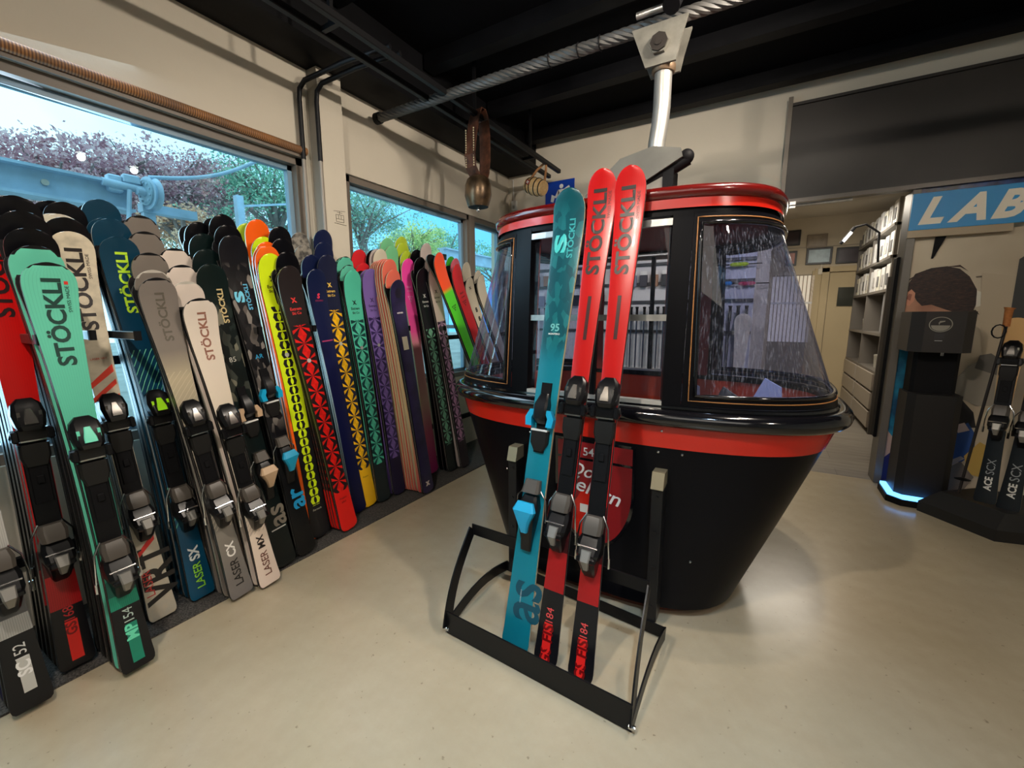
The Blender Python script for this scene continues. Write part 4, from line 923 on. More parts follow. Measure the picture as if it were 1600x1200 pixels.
for base, tip, toe, heel, lab, tx in (
  ((852, 1066), (942, 264), (897, 618), (876, 792), 'red race ski standing between the teal ski and another red ski', (918, 430, 936, 300)),
  ((906, 1090), (986, 259), (945, 622), (922, 826), 'rightmost red race ski in the display rack', (962, 430, 980, 296))):
    cski(base, tip, dict(mat=M_RED, shape=dict(tip=.118, waist=.070, tail=.098, tl=.09, square=.7), acc=pm('smoked_chrome', (.45, .42, .38), .2, .9), bs=1.02), lab, toe, heel,
      [dict(t='v', s='STÖCKLI', a=tx[:2], b=tx[2:], c=(36, 26, 26), bold=.02, x=.006), dict(t='v', s='SWISS MADE', a=((tx[0]+tx[2])/2+18, 345), b=(tx[2]+12, 305), c=(70, 20, 20), x=-.034, sq=.9),
       dict(t='r', a=((tx[0]*.5+base[0]*.5)-2+13, 530), b=((tx[0]*.5+base[0]*.5)+15, 462), x0=-.007, x1=.007, c=(60, 20, 20), name='dark_plate'),
       dict(t='r', a=(base[0]-2, base[1]-20), b=(base[0]+6, base[1]-94), x0=-.014, x1=.02, c=(236, 38, 34), name='label_block'),
       dict(t='v', s='GS FIS', a=(base[0]-1, base[1]-30), b=(base[0]+6, base[1]-92), c=(120, 8, 12), bold=.03, x=.003), dict(t='v', s='184', a=(base[0]+7, base[1]-96), b=(base[0]+10, base[1]-118), c=(226, 80, 80), x=.003)])

# ================================================================ THINGS HIGH UP ON THE LEFT
fr = empty('hanging_bar_frame', (-1.9, 1.0, 2.72), 'black steel bars hanging under the ceiling along the windows', 'frame')
FB = pm('frame_black', (.006, .006, .007), .45, spec=.25)
z = 2.72
for x, y1 in ((-1.88, 4.07), (-2.03, 4.16)):
    part(MB().box((x-.018, -.2, z-.018), (x+.018, y1, z+.018), bev=.004), 'long_bar', FB, fr)
for y in (-.1, 1.55, 2.75, 3.6):
    part(MB().box((-2.02, y-.012, z-.012), (-1.89, y+.012, z+.012)), 'cross_bar', FB, fr)
    part(MB().box((-1.96, y-.01, z), (-1.94, y+.01, ZC)), 'hanger_rod', FB, fr)
pp = empty('conduit_pipes', (-2.5, 1.8, 2.2), 'black bent pipes running down beside the pillar with pale lower ends', 'pipe')
for y, dx in ((1.80, 0), (1.875, .06)):
    yy = y-.03
    P = [(-2.56+dx, yy, 2.28), (-2.56+dx, yy, 2.62), (-2.55+dx, yy, 2.68), (-2.51+dx, yy+.01, 2.72), (-2.2, yy+.06, 2.76), (-1.9, yy+.12, 2.78)]
    part(MB().tube(P, .014, 10), 'black_pipe', FB, pp, True)
    part(MB().tube([(-2.56+dx, yy, .4), (-2.56+dx, yy, 2.28)], .012, 10), 'pale_pipe', pm('pale_pipe', rgb(140, 132, 122), .4), pp, True)
# cable car doodle on the pillar
ic = MB(); IX = -2.499; c0 = onx(531, 340, -2.5)
def seg(a, b, w=.0022): ic.bar((IX, c0[1]+a[0], c0[2]+a[1]), (IX, c0[1]+b[0], c0[2]+b[1]), w, .001, up=(1, 0, 0))
for a, b in (((-.045, .035), (.045, .045)), ((0, .04), (0, .018)), ((-.03, .015), (.03, .018)), ((-.03, .015), (-.028, -.03)), ((.03, .018), (.03, -.028)), ((-.03, -.03), (.03, -.028)), ((-.01, .016), (-.01, -.01)), ((.01, .016), (.01, -.01)), ((-.03, -.01), (.03, -.01)), ((-.045, -.04), (.05, -.044)), ((-.02, .03), (.02, .03))): seg(a, b)
tag(ic.build('pillar_drawing', ink(70, 62, 50)), 'small line drawing of a cable car on the cream pillar', 'drawing')

# cow bell on a leather strap
bx, by = -1.88, 2.70
bell = empty('cow_bell', (bx, by, 2.5), 'large bronze cow bell hanging on a stitched brown leather strap', 'bell')
g = MB(); rg = []
for z_, rx, ry in ((.215, .02, .015), (.21, .045, .03), (.19, .062, .042), (.15, .075, .05), (.08, .078, .052), (.03, .066, .045), (.0, .058, .04)):
    rg.append([(bx+rx*math.cos(q)*1.3, by-.02+ry*math.sin(q)*1.75, 2.10+z_) for q in [2*PI*k/24 for k in range(24)]])
g.loft(rg, 0, False); g.loft(rg[-1:]+[[(bx+.07*math.cos(q), by-.02+.064*math.sin(q), 2.105) for q in [2*PI*k/24 for k in range(24)]], [(bx+.07*math.cos(q), by-.02+.064*math.sin(q), 2.18) for q in [2*PI*k/24 for k in range(24)]]], 1, True)
m = N('bell_bronze'); m.set(col=m.ramp(m.noise(18, 4), [(.3, rgb(70, 56, 42)), (.7, rgb(120, 98, 74))]), rough=.33, metal=.75)
part(g, 'bell_body', [m.m, MATTE], bell, True, 50)
part(MB().tube([(bx, by-.02, 2.17), (bx, by-.02, 2.09)], .006, 8).sphere((bx, by-.02, 2.08), .014), 'clapper', ALU, bell, True)
LEA = N('brown_leather'); LEA.set(col=LEA.ramp(LEA.noise(22, 5), [(.3, rgb(46, 26, 18)), (.7, rgb(98, 58, 40))]), rough=.5); LEA.bump(LEA.noise(90, 3), .3, .003)
loop = [(-.045, 2.31), (-.085, 2.36), (-.095, 2.44), (-.075, 2.56), (-.05, 2.68), (-.02, 2.755), (.02, 2.755), (.05, 2.70), (.062, 2.58), (.06, 2.44), (.05, 2.34), (.03, 2.29)]
def strap(mb, pts, w, t=.006):
    rings = []
    for i, (y, z_) in enumerate(pts):
        a = Vector((0, *pts[max(0, i-1)])); b = Vector((0, *pts[min(len(pts)-1, i+1)])); d = (b-a).normalized(); nn = Vector((0, -d.z, d.y))
        rings.append([(bx+sx_*w/2, by+y+nn.y*s2*t/2, z_+nn.z*s2*t/2) for sx_, s2 in ((-1, -1), (1, -1), (1, 1), (-1, 1))])
    mb.loft(rings)
g = MB(); 
loopx = [(x_ , z_) for x_, z_ in loop]
LD = (.16, .987); WD = (.987, -.16)
def strapx(mb, pts, w, t=.007, yo=0):
    rings = []
    for i, (x_, z_) in enumerate(pts):
        a = Vector((pts[max(0, i-1)][0], 0, pts[max(0, i-1)][1])); b = Vector((pts[min(len(pts)-1, i+1)][0], 0, pts[min(len(pts)-1, i+1)][1])); d = (b-a).normalized(); nn = Vector((-d.z, 0, d.x))
        rings.append([(bx+(x_+nn.x*s2*t/2)*LD[0]+sx_*w/2*WD[0], by+yo+(x_+nn.x*s2*t/2)*LD[1]+sx_*w/2*WD[1], z_+nn.z*s2*t/2) for sx_, s2 in ((-1, -1), (1, -1), (1, 1), (-1, 1))])
    mb.loft(rings)
strapx(g, loopx, .10); part(g, 'leather_strap', LEA.m, bell)
g = MB()
for s_ in (-1, 1):
    for i in range(16):
        z0 = 2.36+i*.016; q = Vector((bx, by, z0))+Vector((LD[0], LD[1], 0))*-.094+Vector((WD[0], WD[1], 0))*(s_*.038)
        g.box((q.x-.003, q.y-.003, z0), (q.x+.003, q.y+.003, z0+.009))
part(g, 'stitching', pm('cream_thread', rgb(200, 186, 150), .8), bell)
# little barrel
kx, ky, kz = -1.985, 3.78, 2.525
brl = empty('wooden_barrel', (kx, ky, kz), 'small wooden barrel with dark hoops hanging on a tan strap in the corner', 'barrel')
m = N('barrel_wood'); m.set(col=m.ramp(m.noise(5, 4, m.scalevec(m.obj(), (2, 14, 14))), [(.3, rgb(214, 168, 108)), (.7, rgb(238, 204, 150))]), rough=.45); WOODB = m.m
def brad(t): return .062+.018*math.sin(PI*t)
ax = Vector((.82, -.12, -.28)).normalized(); sy = ax.cross(Vector((0, 0, 1))).normalized(); sz = sy.cross(ax)
def bring(t, r): c = Vector((kx, ky, kz))+ax*(t-.5)*.20; return [tuple(c+sy*r*math.cos(q)+sz*r*math.sin(q)) for q in [2*PI*k/20 for k in range(20)]]
part(MB().loft([bring(t, brad(t)) for t in [i/8 for i in range(9)]]), 'barrel_body', WOODB, brl, True, 50)
for t in (.12, .36, .64, .88): part(MB().loft([bring(t-.022, brad(t)+.002), bring(t-.022, brad(t)+.004), bring(t+.022, brad(t)+.004), bring(t+.022, brad(t)+.002)]), 'hoop', pm('dark_hoop', rgb(40, 30, 26), .5), brl, True)
c_ = Vector((kx, ky, kz))+ax*(-.06)+Vector((.1, -.85, .1)).normalized()*.083
g = MB().tube([tuple(c_), tuple(c_+Vector((.0, -.004, 0)))], .022, 12); part(g, 'red_badge', pm('badge_red', rgb(150, 40, 34), .5), brl)
g = MB().box((c_.x-.014, c_.y-.008, c_.z-.004), (c_.x+.014, c_.y-.004, c_.z+.004)).box((c_.x-.004, c_.y-.008, c_.z-.014), (c_.x+.004, c_.y-.004, c_.z+.014)); part(g, 'white_cross', WHITEP, brl)
top = Vector((-1.90, 3.80, 2.745))
for e_, dd in ((-.085, -.01), (.085, .01)):
    p0 = Vector((kx, ky, kz))+ax*e_+sz*.055
    part(MB().tube([tuple(p0), tuple(p0.lerp(top, .5)+Vector((dd, 0, .0))), tuple(top+Vector((dd, 0, -.02))), tuple(top)], .011, 8), 'carry_strap', pm('tan_strap', rgb(170, 120, 76), .6), brl, True)

# blue sign on the back wall
YW = YB-.004
a = ony(853, 286, YW); b = ony(898, 279, YW); bz = ony(853, 340, YW)[2]
sg = empty('blue_sign', ((a[0]+b[0])/2, YW, a[2]), 'blue square sign with white passenger pictogram on the back wall', 'sign')
part(MB().box((a[0], YW-.006, bz), (b[0], YW, a[2]), bev=.002), 'sign_plate', pm('sign_blue', rgb(18, 62, 168), .35), sg)
g = MB(); cx_, cz_ = (a[0]+b[0])/2+.02, a[2]-.06
g.tube([(cx_, YW-.010, cz_), (cx_, YW-.007, cz_)], .022, 14)
for poly in ([(-.035, -.03), (.035, -.03), (.045, -.13), (-.045, -.13)], [(-.035, -.03), (-.075, -.10), (-.06, -.115), (-.02, -.06)], [(.03, -.03), (.085, -.0), (.095, -.02), (.04, -.07)], [(-.04, -.13), (-.01, -.13), (-.01, -.26), (-.045, -.26)], [(.01, -.13), (.04, -.13), (.05, -.26), (.015, -.26)], [(-.11, -.07), (-.07, -.09), (-.09, -.15), (-.12, -.14)]):
    g.prism([(cx_+x, YW-.007, cz_+y) for x, y in poly], (0, -.003, 0))
part(g, 'pictogram', pm('sign_white', (.85, .85, .85), .4), sg)
# wall switch
p = ony(805, 322, YB)
sw = empty('light_switch', (p[0], YB, p[2]), 'white switch box high on the back wall by the corner', 'switch')
part(MB().box((p[0]-.03, YB-.035, p[2]-.05), (p[0]+.03, YB, p[2]+.05), bev=.006), 'switch_box', WHITEP, sw)
part(MB().box((p[0]-.012, YB-.04, p[2]-.035), (p[0]+.012, YB-.034, p[2]-.005), bev=.002), 'rocker', pm('switch_grey', rgb(170, 166, 158), .4), sw)
part(MB().tube([(p[0]-.01, YB-.012, p[2]+.05), (p[0]-.02, YB-.012, 2.8)], .006, 8), 'wire_tube', WHITEP, sw)

# ceiling spot lamps (the ones that light the shop)
for i, (x, y, z_) in enumerate(LAMPS):
    s_ = empty('ceiling_spot', (x, y, z_), ['black ceiling spot lamp nearest the hanging rope, over the cabin front', 'black ceiling spot lamp beside the rope, behind its twin', 'black ceiling spot lamp above the display rack', 'black ceiling spot lamp on the right side of the shop', 'cool white ceiling spot lamp above the open floor'][i], 'lamp', 'ceiling spot lamps')
    part(MB().lathe([(.045, .0), (.05, .02), (.05, .12), (.035, .14)], (x, y, z_), 16, 0), 'lamp_housing', MATTE, s_, True)
    part(MB().tube([(x, y, z_+.13), (x, y, ZC)], .012, 8), 'stem', MATTE, s_)
    part(MB().lathe([(.036, -.004), (.036, 0)], (x, y, z_), 16), 'lamp_face', pm('lamp_glow', (1, .93, .82), .5, es=18), s_)

# ================================================================ BACK WALL: POLES, SHELVES AND GOODS SEEN THROUGH THE CABIN
pw = empty('slatted_display_board', (-1.2, YB, 1.2), 'white slat wall with dark rails behind the cable car cabin', 'display')
part(MB().box((-2.45, YB-.03, .25), (-.12, YB-.001, 2.05)), 'white_panel', pm('panel_white', rgb(205, 204, 208), .5), pw)
for z_ in (.5, 1.17, 1.45, 1.62, 1.80): part(MB().box((-2.45, YB-.06, z_-.012), (-.12, YB-.03, z_+.012)), 'rail', pm('rail_dark', rgb(52, 52, 56), .4), pw)
for x in (-1.35, -.72): part(MB().box((x-.04, YB-.05, .25), (x+.04, YB-.03, 2.05)), 'upright', pm('upright_grey', rgb(96, 98, 104), .5), pw)
PG = 'ski poles hanging on the back wall'
pc = [rgb(226, 226, 228), rgb(40, 40, 44), rgb(190, 192, 198), rgb(24, 24, 28), rgb(160, 40, 40), rgb(60, 70, 90)]
def pole(x, y, z0, z1, c, label, lean=0., group=PG):
    o = empty('ski_pole', (x, y, z0), label, 'ski pole', group)
    L = z1-z0
    part(MB().tube([(x, y, z0), (x+lean, y, z1-.1)], [.005, .0085], 8), 'shaft', c, o, True)
    part(MB().tube([(x+lean, y, z1-.13), (x+lean, y, z1-.02), (x+lean, y-.004, z1)], [.014, .012, .017], 8), 'grip', MATTE, o, True)
    part(MB().lathe([(.012, 0), (.034, .008), (.012, .016)], (x+lean*.06, y, z0+.06), 12), 'basket', MATTE, o)
    return o
cn = ['white', 'black', 'silver', 'dark', 'red', 'slate']
i = 0
for x0, n in ((-2.2, 7), (-1.27, 8), (-.66, 9)):
    for j in range(n):
        k = (i*5+j) % 6; i += 1
        pole(x0+j*.062, YB-.11-.03*(j % 2), .38+.02*(j % 3), 1.40, pm('pole_paint_%d' % k, pc[k], .3, .3), '%s ski pole, %s from the left on the %s section behind the cabin' % (cn[k], ['first', 'second', 'third', 'fourth', 'fifth', 'sixth', 'seventh', 'eighth', 'ninth'][j], {-2.2: 'left', -1.27: 'middle', -.66: 'right'}[x0]))
SG = 'coloured ski straps on the rails'
for (px, c, nm, w) in (((1155, 413), (190, 220, 40), 'lime', .14), ((1094, 444), (240, 96, 50), 'orange', .11), ((1137, 443), (40, 140, 210), 'blue', .07), ((1167, 443), (190, 50, 90), 'pink', .13), ((860, 470), (150, 160, 190), 'pale blue', .12)):
    p = ony(*px, YB-.08)
    g = MB().loft([[(p[0]-w/2+t*w, YB-.08-r*math.cos(q), p[2]+r*math.sin(q)) for q in [2*PI*k/8 for k in range(8)]] for t, r in ((0, .008), (.15, .018), (.85, .018), (1, .008))])
    tag(g.build('ski_strap', ink(*c), None, True), '%s padded ski strap on the slat wall rail behind the cabin' % nm, 'strap', SG)
    tag(MB().tube([(p[0]-w/2-.1, YB-.08, p[2]), (p[0]-w/2-.002, YB-.08, p[2])], .005, 6).tube([(p[0]+w/2+.002, YB-.08, p[2]), (p[0]+w/2+.1, YB-.08, p[2])], .005, 6).build('strap_rod', MATTE), 'black rod holding the %s strap on the slat wall' % nm, 'rod')
# goggle cards and packs hanging in rows
GG = 'accessory packs hanging on the slat wall'; i = 0
for x0, x1, z_, n in ((-2.25, -1.45, 1.76, 7), (-1.2, -.8, 1.72, 4), (-2.2, -1.4, 1.55, 6)):
    for j in range(n):
        x = x0+(x1-x0)*(j+.5)/n; c = [rgb(60, 58, 66), rgb(150, 110, 84), rgb(30, 30, 36), rgb(120, 126, 150)][i % 4]; i += 1
        o = empty('accessory_pack', (x, YB-.08, z_), '%s accessory pack, %s from the left in the %s row behind the cabin' % (['dark grey', 'tan', 'black', 'pale blue'][(i-1) % 4], ['first', 'second', 'third', 'fourth', 'fifth', 'sixth', 'seventh'][j], {1.76: 'top left', 1.72: 'top middle', 1.55: 'lower left'}[z_]), 'pack', GG)
        part(MB().box((x-.035, YB-.09, z_-.13), (x+.035, YB-.07, z_-.02), bev=.005), 'pouch', pm('pack_%d' % (i % 4), c, .5), o)
        part(MB().box((x-.03, YB-.082, z_-.02), (x+.03, YB-.078, z_+.015)), 'header_card', WHITEP, o)
# a few pale skis standing behind the cabin right window
for j, (x, h_) in enumerate(((-.60, 1.25), (-.44, 1.3), (-.20, 1.33))):
    make_ski(dict(mat=M_WHT if j != 1 else M_STO, shape=PS), (x, YB-.24, .012), (x+.02, YB-.14, h_), (0, -1, .1), '%s short ski standing by the back wall, %s' % (['white', 'stone', 'white'][j], ['left', 'middle', 'right'][j]), 'short skis by the back wall', False)
# magazines and papers lying in the cabin
for j, (x, y, z_, r, c, nm) in enumerate(((-.30, 2.1, .96, .5, (196, 206, 226), 'pale blue leaflet leaning in the right cabin window'), (-.13, 1.98, .95, -.3, (96, 96, 90), 'grey folded paper lying on the right cabin sill'), (.02, 2.2, .97, .2, (190, 204, 236), 'white and blue leaflet at the right end of the cabin'))):
    g = MB(); w, h_ = .06, .085
    P = [Vector((math.cos(r)*a, math.sin(r)*a, b)) for a, b in ((-w, -.04), (w, -.04), (w*.9, h_*.35), (-w*.2, h_*.8))]
    tag(MB().prism([tuple(p_+Vector((x, y, z_-.36 if False else z_))) for p_ in P], (.004, .004, 0)).build('leaflet', ink(*c)), nm, 'paper', 'papers inside the cabin')

# ================================================================ RIGHT: SHUTTER BOX, POST, LAB SIGN, MURAL
GBOX = N('grey_box_panel'); GBOX.set(col=GBOX.ramp(GBOX.noise(2, 4), [(.3, rgb(48, 45, 43)), (.7, rgb(58, 54, 51))]), rough=.42, spec=.35)
t8 = [ony(1225, 167, YB-.03), ony(1222, 322, YB-.03)]
sh1 = empty('sliding_door_panel', (1.3, YB, 2.6), 'large dark grey panel box above the workshop opening', 'panel')
part(MB().box((t8[1][0]+.01, YB-.06, 2.235), (3.5, YB, 2.93), bev=.004), 'box_face', GBOX.m, sh1)
part(MB().box((t8[1][0]+.01, YB-.075, 2.93), (3.5, YB, 2.95)), 'top_flange', GBOX.m, sh1)
part(MB().box((t8[1][0]+.01, YB-.08, 2.205), (3.5, YB, 2.235)), 'bottom_rail', pm('rail_grey', rgb(92, 86, 80), .35, .3), sh1)
part(MB().box((t8[1][0]-.02, YB-.07, 2.2), (t8[1][0]+.01, YB, 3.0)), 'end_post', pm('post_grey', rgb(112, 104, 94), .4, .2), sh1)
part(MB().tube([(t8[1][0]+.02, YB-.09, 2.18), (t8[1][0]+.45, YB-.09, 2.18)], .012, 8).box((t8[1][0]+.05, YB-.10, 2.16), (t8[1][0]+.09, YB-.07, 2.21)), 'slide_track', ALU, sh1)
dp = empty('door_post', (.845, YB, 0), 'tall grey post at the right side of the workshop opening', 'post')
part(MB().box((.820, YB-.06, 0), (.868, YB+.14, 2.205), bev=.004), 'post_body', pm('door_post_grey', rgb(106, 100, 92), .4, .1), dp)
part(MB().box((.800, YB+.03, .35), (.822, YB+.13, 1.75), bev=.006), 'seal_strip', MATTE, dp)
# LAB sign
a = ony(1428, 304, YB-.07); b = ony(1605, 288, YB-.07); zb = ony(1421, 361, YB-.07)[2]
LX1 = a[0]+.60
lb = empty('lab_sign', (a[0]+.3, YB-.07, a[2]), 'blue sign board reading LAB in white capitals', 'sign')
part(MB().box((a[0]-.005, YB-.085, zb), (LX1, YB-.07, a[2]), bev=.002), 'sign_board', pm('lab_blue', rgb(26, 140, 200), .4), lb)
g = MB(); zz = zb+.045; hh = (a[2]-zb)-.08
for ch, px in (('L', 1434), ('A', 1479), ('B', 1546)):
    x = ony(px, 350, YB-.086)[0]; v, f, w, h0, lo = letters(ch, shear=.35, bold=.045); s_ = hh/.72
    g.add([(x+q[0]*s_*1.0, YB-.087, zz+q[1]*s_) for q in v], f)
part(g, 'sign_lettering', pm('letter_cream', rgb(236, 226, 206), .5), lb)
part(MB().box((a[0]-.005, YB-.08, zb-.05), (LX1-.08, YB-.03, zb)), 'shelf_board', pm('pale_board', rgb(172, 154, 128), .6), lb)
tx_ = ony(1470, 361, YB-.04)
part(MB().loft([[(tx_[0]-.02, YB-.04, zb-.05), (tx_[0]+.035, YB-.04, zb-.05), (tx_[0]+.035, YB-.02, zb-.05), (tx_[0]-.02, YB-.02, zb-.05)], [(tx_[0]-.028, YB-.035, zb-.2), (tx_[0]-.018, YB-.035, zb-.2), (tx_[0]-.018, YB-.03, zb-.2), (tx_[0]-.028, YB-.03, zb-.2)]]), 'bracket', MATTE, lb)
ps = MB().box((a[0]+.02, YB-.05, a[2]+.005), (LX1, YB-.03, 2.205)); tag(ps.build('picture_strip', ski_mat('dark_blue_photo', 'speckle', stops=[(0, rgb(14, 18, 40)), (1, rgb(14, 18, 40))], spot=rgb(30, 62, 120), scale=9)), 'dark blue photo strip above the LAB sign', 'poster')

# mural: printed photograph on the wall, built flat at its real place
MY = YB-.012
mu = empty('mural_print', (1.3, MY, 1.0), 'large printed wall photo of a dark-haired person bending over in a blue jacket', 'mural')
m = N('mural_background'); m.set(col=m.ramp(m.noise(1.6, 3), [(.3, rgb(178, 162, 138)), (.7, rgb(206, 192, 168))]), rough=.55)
part(MB().box((.875, MY, .02), (1.62, MY+.010, 1.90)), 'print_sheet', m.m, mu)
_ml = [0]
def mp(pts, c, name, smooth=0):
    """flat printed patch given by photo pixels on the mural plane"""
    _ml[0] += 1; y = MY-.0006*_ml[0]
    P = [ony(px, py, MY) for px, py in pts]
    me = bpy.data.meshes.new(name); 
    return part(MB().prism([(max(.875, p[0]), y, p[2]) for p in P], (0, .0005, 0)), name, c if not isinstance(c, tuple) else pm('print_%d_%d_%d' % c, rgb(*c), .55), mu)
HAIR = N('printed_hair'); hv = HAIR.noise(5, 5, HAIR.scalevec(HAIR.obj(), (8, 1, 22)), .6); HAIR.set(col=HAIR.ramp(hv, [(.35, rgb(24, 14, 12)), (.62, rgb(58, 34, 26)), (.8, rgb(98, 64, 48))]), rough=.55)
SKIN = N('printed_skin'); SKIN.set(col=SKIN.ramp(SKIN.noise(5, 3), [(.3, rgb(150, 100, 78)), (.7, rgb(196, 146, 116))]), rough=.55)
JK = N('printed_jacket'); JK.set(col=JK.ramp(JK.noise(7, 3), [(.35, rgb(10, 70, 110)), (.65, rgb(34, 150, 190))]), rough=.55)
mp([(1398, 520), (1402, 500), (1405, 470), (1412, 455), (1430, 452), (1440, 462), (1480, 466), (1512, 480), (1512, 492), (1500, 545), (1400, 545)], SKIN.m, 'printed_face')
mp([(1398, 516), (1412, 512), (1430, 530), (1430, 600), (1420, 640), (1420, 700), (1380, 735), (1370, 735), (1378, 640), (1388, 560)], JK.m, 'printed_jacket')
mp([(1372, 690), (1385, 672), (1400, 690), (1400, 735), (1372, 735)], (196, 168, 156), 'printed_hand')
mp([(1364, 712), (1400, 700), (1402, 748), (1362, 748)], (30, 30, 96), 'printed_trousers')
mp([(1405, 462), (1412, 444), (1430, 428), (1455, 419), (1480, 416), (1500, 420), (1515, 432), (1526, 452), (1527, 470), (1520, 487), (1505, 493), (1492, 488), (1478, 484), (1455, 476), (1440, 478), (1432, 470), (1424, 455), (1414, 456)], HAIR.m, 'printed_hair')
mp([(1410, 470), (1414, 458), (1424, 452), (1430, 458), (1428, 470), (1420, 478), (1412, 476)], (202, 140, 112), 'printed_ear')
mp([(1416, 467), (1420, 459), (1425, 460), (1422, 470)], (150, 92, 74), 'printed_ear_fold')
for i, pts in enumerate([[(1405, 460), (1420, 436), (1450, 420), (1421, 438)], [(1518, 485), (1530, 492), (1524, 484)], [(1478, 417), (1500, 414), (1513, 424), (1500, 417)]]): mp(pts, HAIR.m, 'printed_hair_strand')
mp([(1524, 432), (1540, 430), (1541, 433), (1525, 434)], (96, 84, 70), 'printed_shelf_line')
mp([(1526, 454), (1535, 457), (1532, 478), (1524, 480)], (220, 214, 198), 'printed_bottle')
mp([(1534, 426), (1590, 432), (1574, 500), (1568, 560), (1536, 560), (1530, 500)], (186, 170, 146), 'printed_soft_shadow')
mp([(1592, 405), (1600, 400), (1604, 500), (1576, 500)], (58, 58, 58), 'printed_dark_column')
mp([(1484, 600), (1512, 572), (1536, 560), (1556, 575), (1552, 634), (1524, 634), (1500, 622)], (150, 142, 130), 'printed_grey_boot')
mp([(1522, 575), (1530, 555), (1548, 552), (1560, 560), (1556, 586)], (96, 92, 88), 'printed_boot_collar')
mp([(1484, 640), (1500, 622), (1520, 644), (1524, 668), (1484, 668)], (22, 18, 22), 'printed_dark_tools')
mp([(1480, 700), (1492, 668), (1512, 660), (1524, 680), (1520, 710), (1500, 722), (1478, 718)], (34, 74, 138), 'printed_blue_cloth')
mp([(1490, 664), (1506, 660), (1514, 672), (1496, 676)], (196, 176, 170), 'printed_pale_tool')
mp([(1505, 712), (1530, 690), (1548, 700), (1530, 745), (1512, 740)], (196, 160, 80), 'printed_yellow_block')
mp([(1470, 735), (1500, 720), (1520, 745), (1500, 770), (1468, 770)], (120, 110, 100), 'printed_bench')
mp([(1474, 722), (1500, 712), (1506, 716), (1478, 730)], (170, 160, 156), 'printed_metal_bar')

# black dispenser column with round logo
def octa(x0, x1, y0, y1, c): return [(x0, y0+c), (x0+c, y0), (x1-c, y0), (x1, y0+c), (x1, y1), (x0, y1)]
dx0, dx1, dy0, dy1 = .872, 1.15, 3.86, 4.12
ds = empty('dispenser_column', ((dx0+dx1)/2, 3.95, 0), 'tall matte black dispenser column with a round logo and blue lit base', 'column')
DKG = pm('column_charcoal', rgb(30, 28, 28), .5, spec=.3)
ov = [(p[0], p[1]) for p in octa(dx0, dx1, dy0, dy1, .04)]
part(MB().loft([[(*p, z_) for p in ov] for z_ in (.05, .785)]), 'lower_cabinet', DKG, ds)
part(MB().loft([[(*p, z_) for p in octa(dx0+.02, dx1-.02, dy0+.10, dy1, .02)] for z_ in (.785, 1.075)]), 'recess', MATTE, ds)
part(MB().loft([[(*p, z_) for p in octa(dx0-.045, dx1-.01, dy0-.06, dy1, .06)] for z_ in (1.075, 1.34)]), 'head_box', pm('head_charcoal', rgb(44, 41, 40), .45, spec=.3), ds)
part(MB().tube([((dx0+dx1)/2, dy0+.02, 1.075), ((dx0+dx1)/2, dy0+.02, 1.05)], .008, 8), 'nozzle', ALU, ds)
lx = ony(1470, 507, dy0-.062); g = MB()
for r0, r1 in ((.052, .057),):
    n = 36; g.add([(lx[0]+r*math.cos(2*PI*k/n), dy0-.0625, lx[2]+r*math.sin(2*PI*k/n)*.86) for r in (r0, r1) for k in range(n)], [(k, (k+1) % n, n+(k+1) % n, n+k) for k in range(n)])
g.prism([(lx[0]+.046*math.cos(q), dy0-.0622, lx[2]-.006+.036*math.sin(q)-.0) for q in [PI+PI*k/10 for k in range(11)]], (0, -.0006, 0))
g.prism([(lx[0]+x, dy0-.0622, lx[2]+z_) for x, z_ in ((-.01, .008), (.018, .018), (.02, .024), (-.006, .022))], (0, -.0006, 0)); g.prism([(lx[0]+x, dy0-.0622, lx[2]+z_) for x, z_ in ((-.012, .012), (-.004, .012), (-.008, -.004))], (0, -.0006, 0))
part(g, 'round_logo', pm('logo_grey', rgb(132, 128, 118), .5), ds)
part(MB().box((lx[0]-.025, dy0-.063, 1.165), (lx[0]+.025, dy0-.0605, 1.20)), 'small_screen', pm('screen_dark', rgb(66, 64, 66), .2), ds)
part(MB().box((lx[0]-.018, dy0-.064, 1.150), (lx[0]+.018, dy0-.0605, 1.154)), 'screen_line', pm('line_pale', rgb(150, 150, 150), .4), ds)
po = lambda g_: [(p[0], p[1]) for p in octa(dx0-.035-g_, dx1+.02+g_, dy0-.055-g_, dy1, .07)]
part(MB().loft([[(*p, z_) for p in po(.01)] for z_ in (0, .045)]), 'plinth', MATTE, ds)
LEDM = pm('blue_led', rgb(90, 170, 255), .5, es=3.5)
part(MB().loft([[(*p, z_) for p in po(.0)] for z_ in (.045, .062)]), 'led_strip', LEDM, ds)

# ---------------------------------------------------------------- ski stand at the right edge
st = empty('black_ski_stand', (1.5, 3.7, 0), 'black trapezoid ski stand at the right edge of the picture', 'stand')
fp = [onz(*p) for p in [(1432, 797), (1553, 846)]]
A_, B_ = Vector((fp[0][0], fp[0][1], 0)), Vector((fp[1][0], fp[1][1], 0)); u_ = (B_-A_).normalized(); w_ = Vector((-u_.y, u_.x, 0))
if w_.y < 0: w_ = -w_
C_ = B_+Vector((.75, .18, 0)); D_ = A_+w_*.36; E_ = C_+Vector((-.05, .35, 0))
base = [A_, B_, C_, E_, D_]; cen = sum(base, Vector())/5
top = [p.lerp(cen, .20)+Vector((0, 0, .16)) for p in base]
part(MB().loft([[tuple(p) for p in base], [tuple(p+Vector((0, 0, .07))) for p in base], [tuple(p) for p in top]]), 'stand_base', pm('stand_black', rgb(26, 25, 25), .5), st)
M_ACE = ski_mat('charcoal_wood_chevrons', 'lines', stops=[(0, rgb(26, 32, 38)), (.44, rgb(206, 166, 112)), (1, rgb(206, 160, 104))], interp='CONSTANT', line=rgb(228, 200, 150), rs=((.40, .56),), slope=0, freq=52, duty=.5)
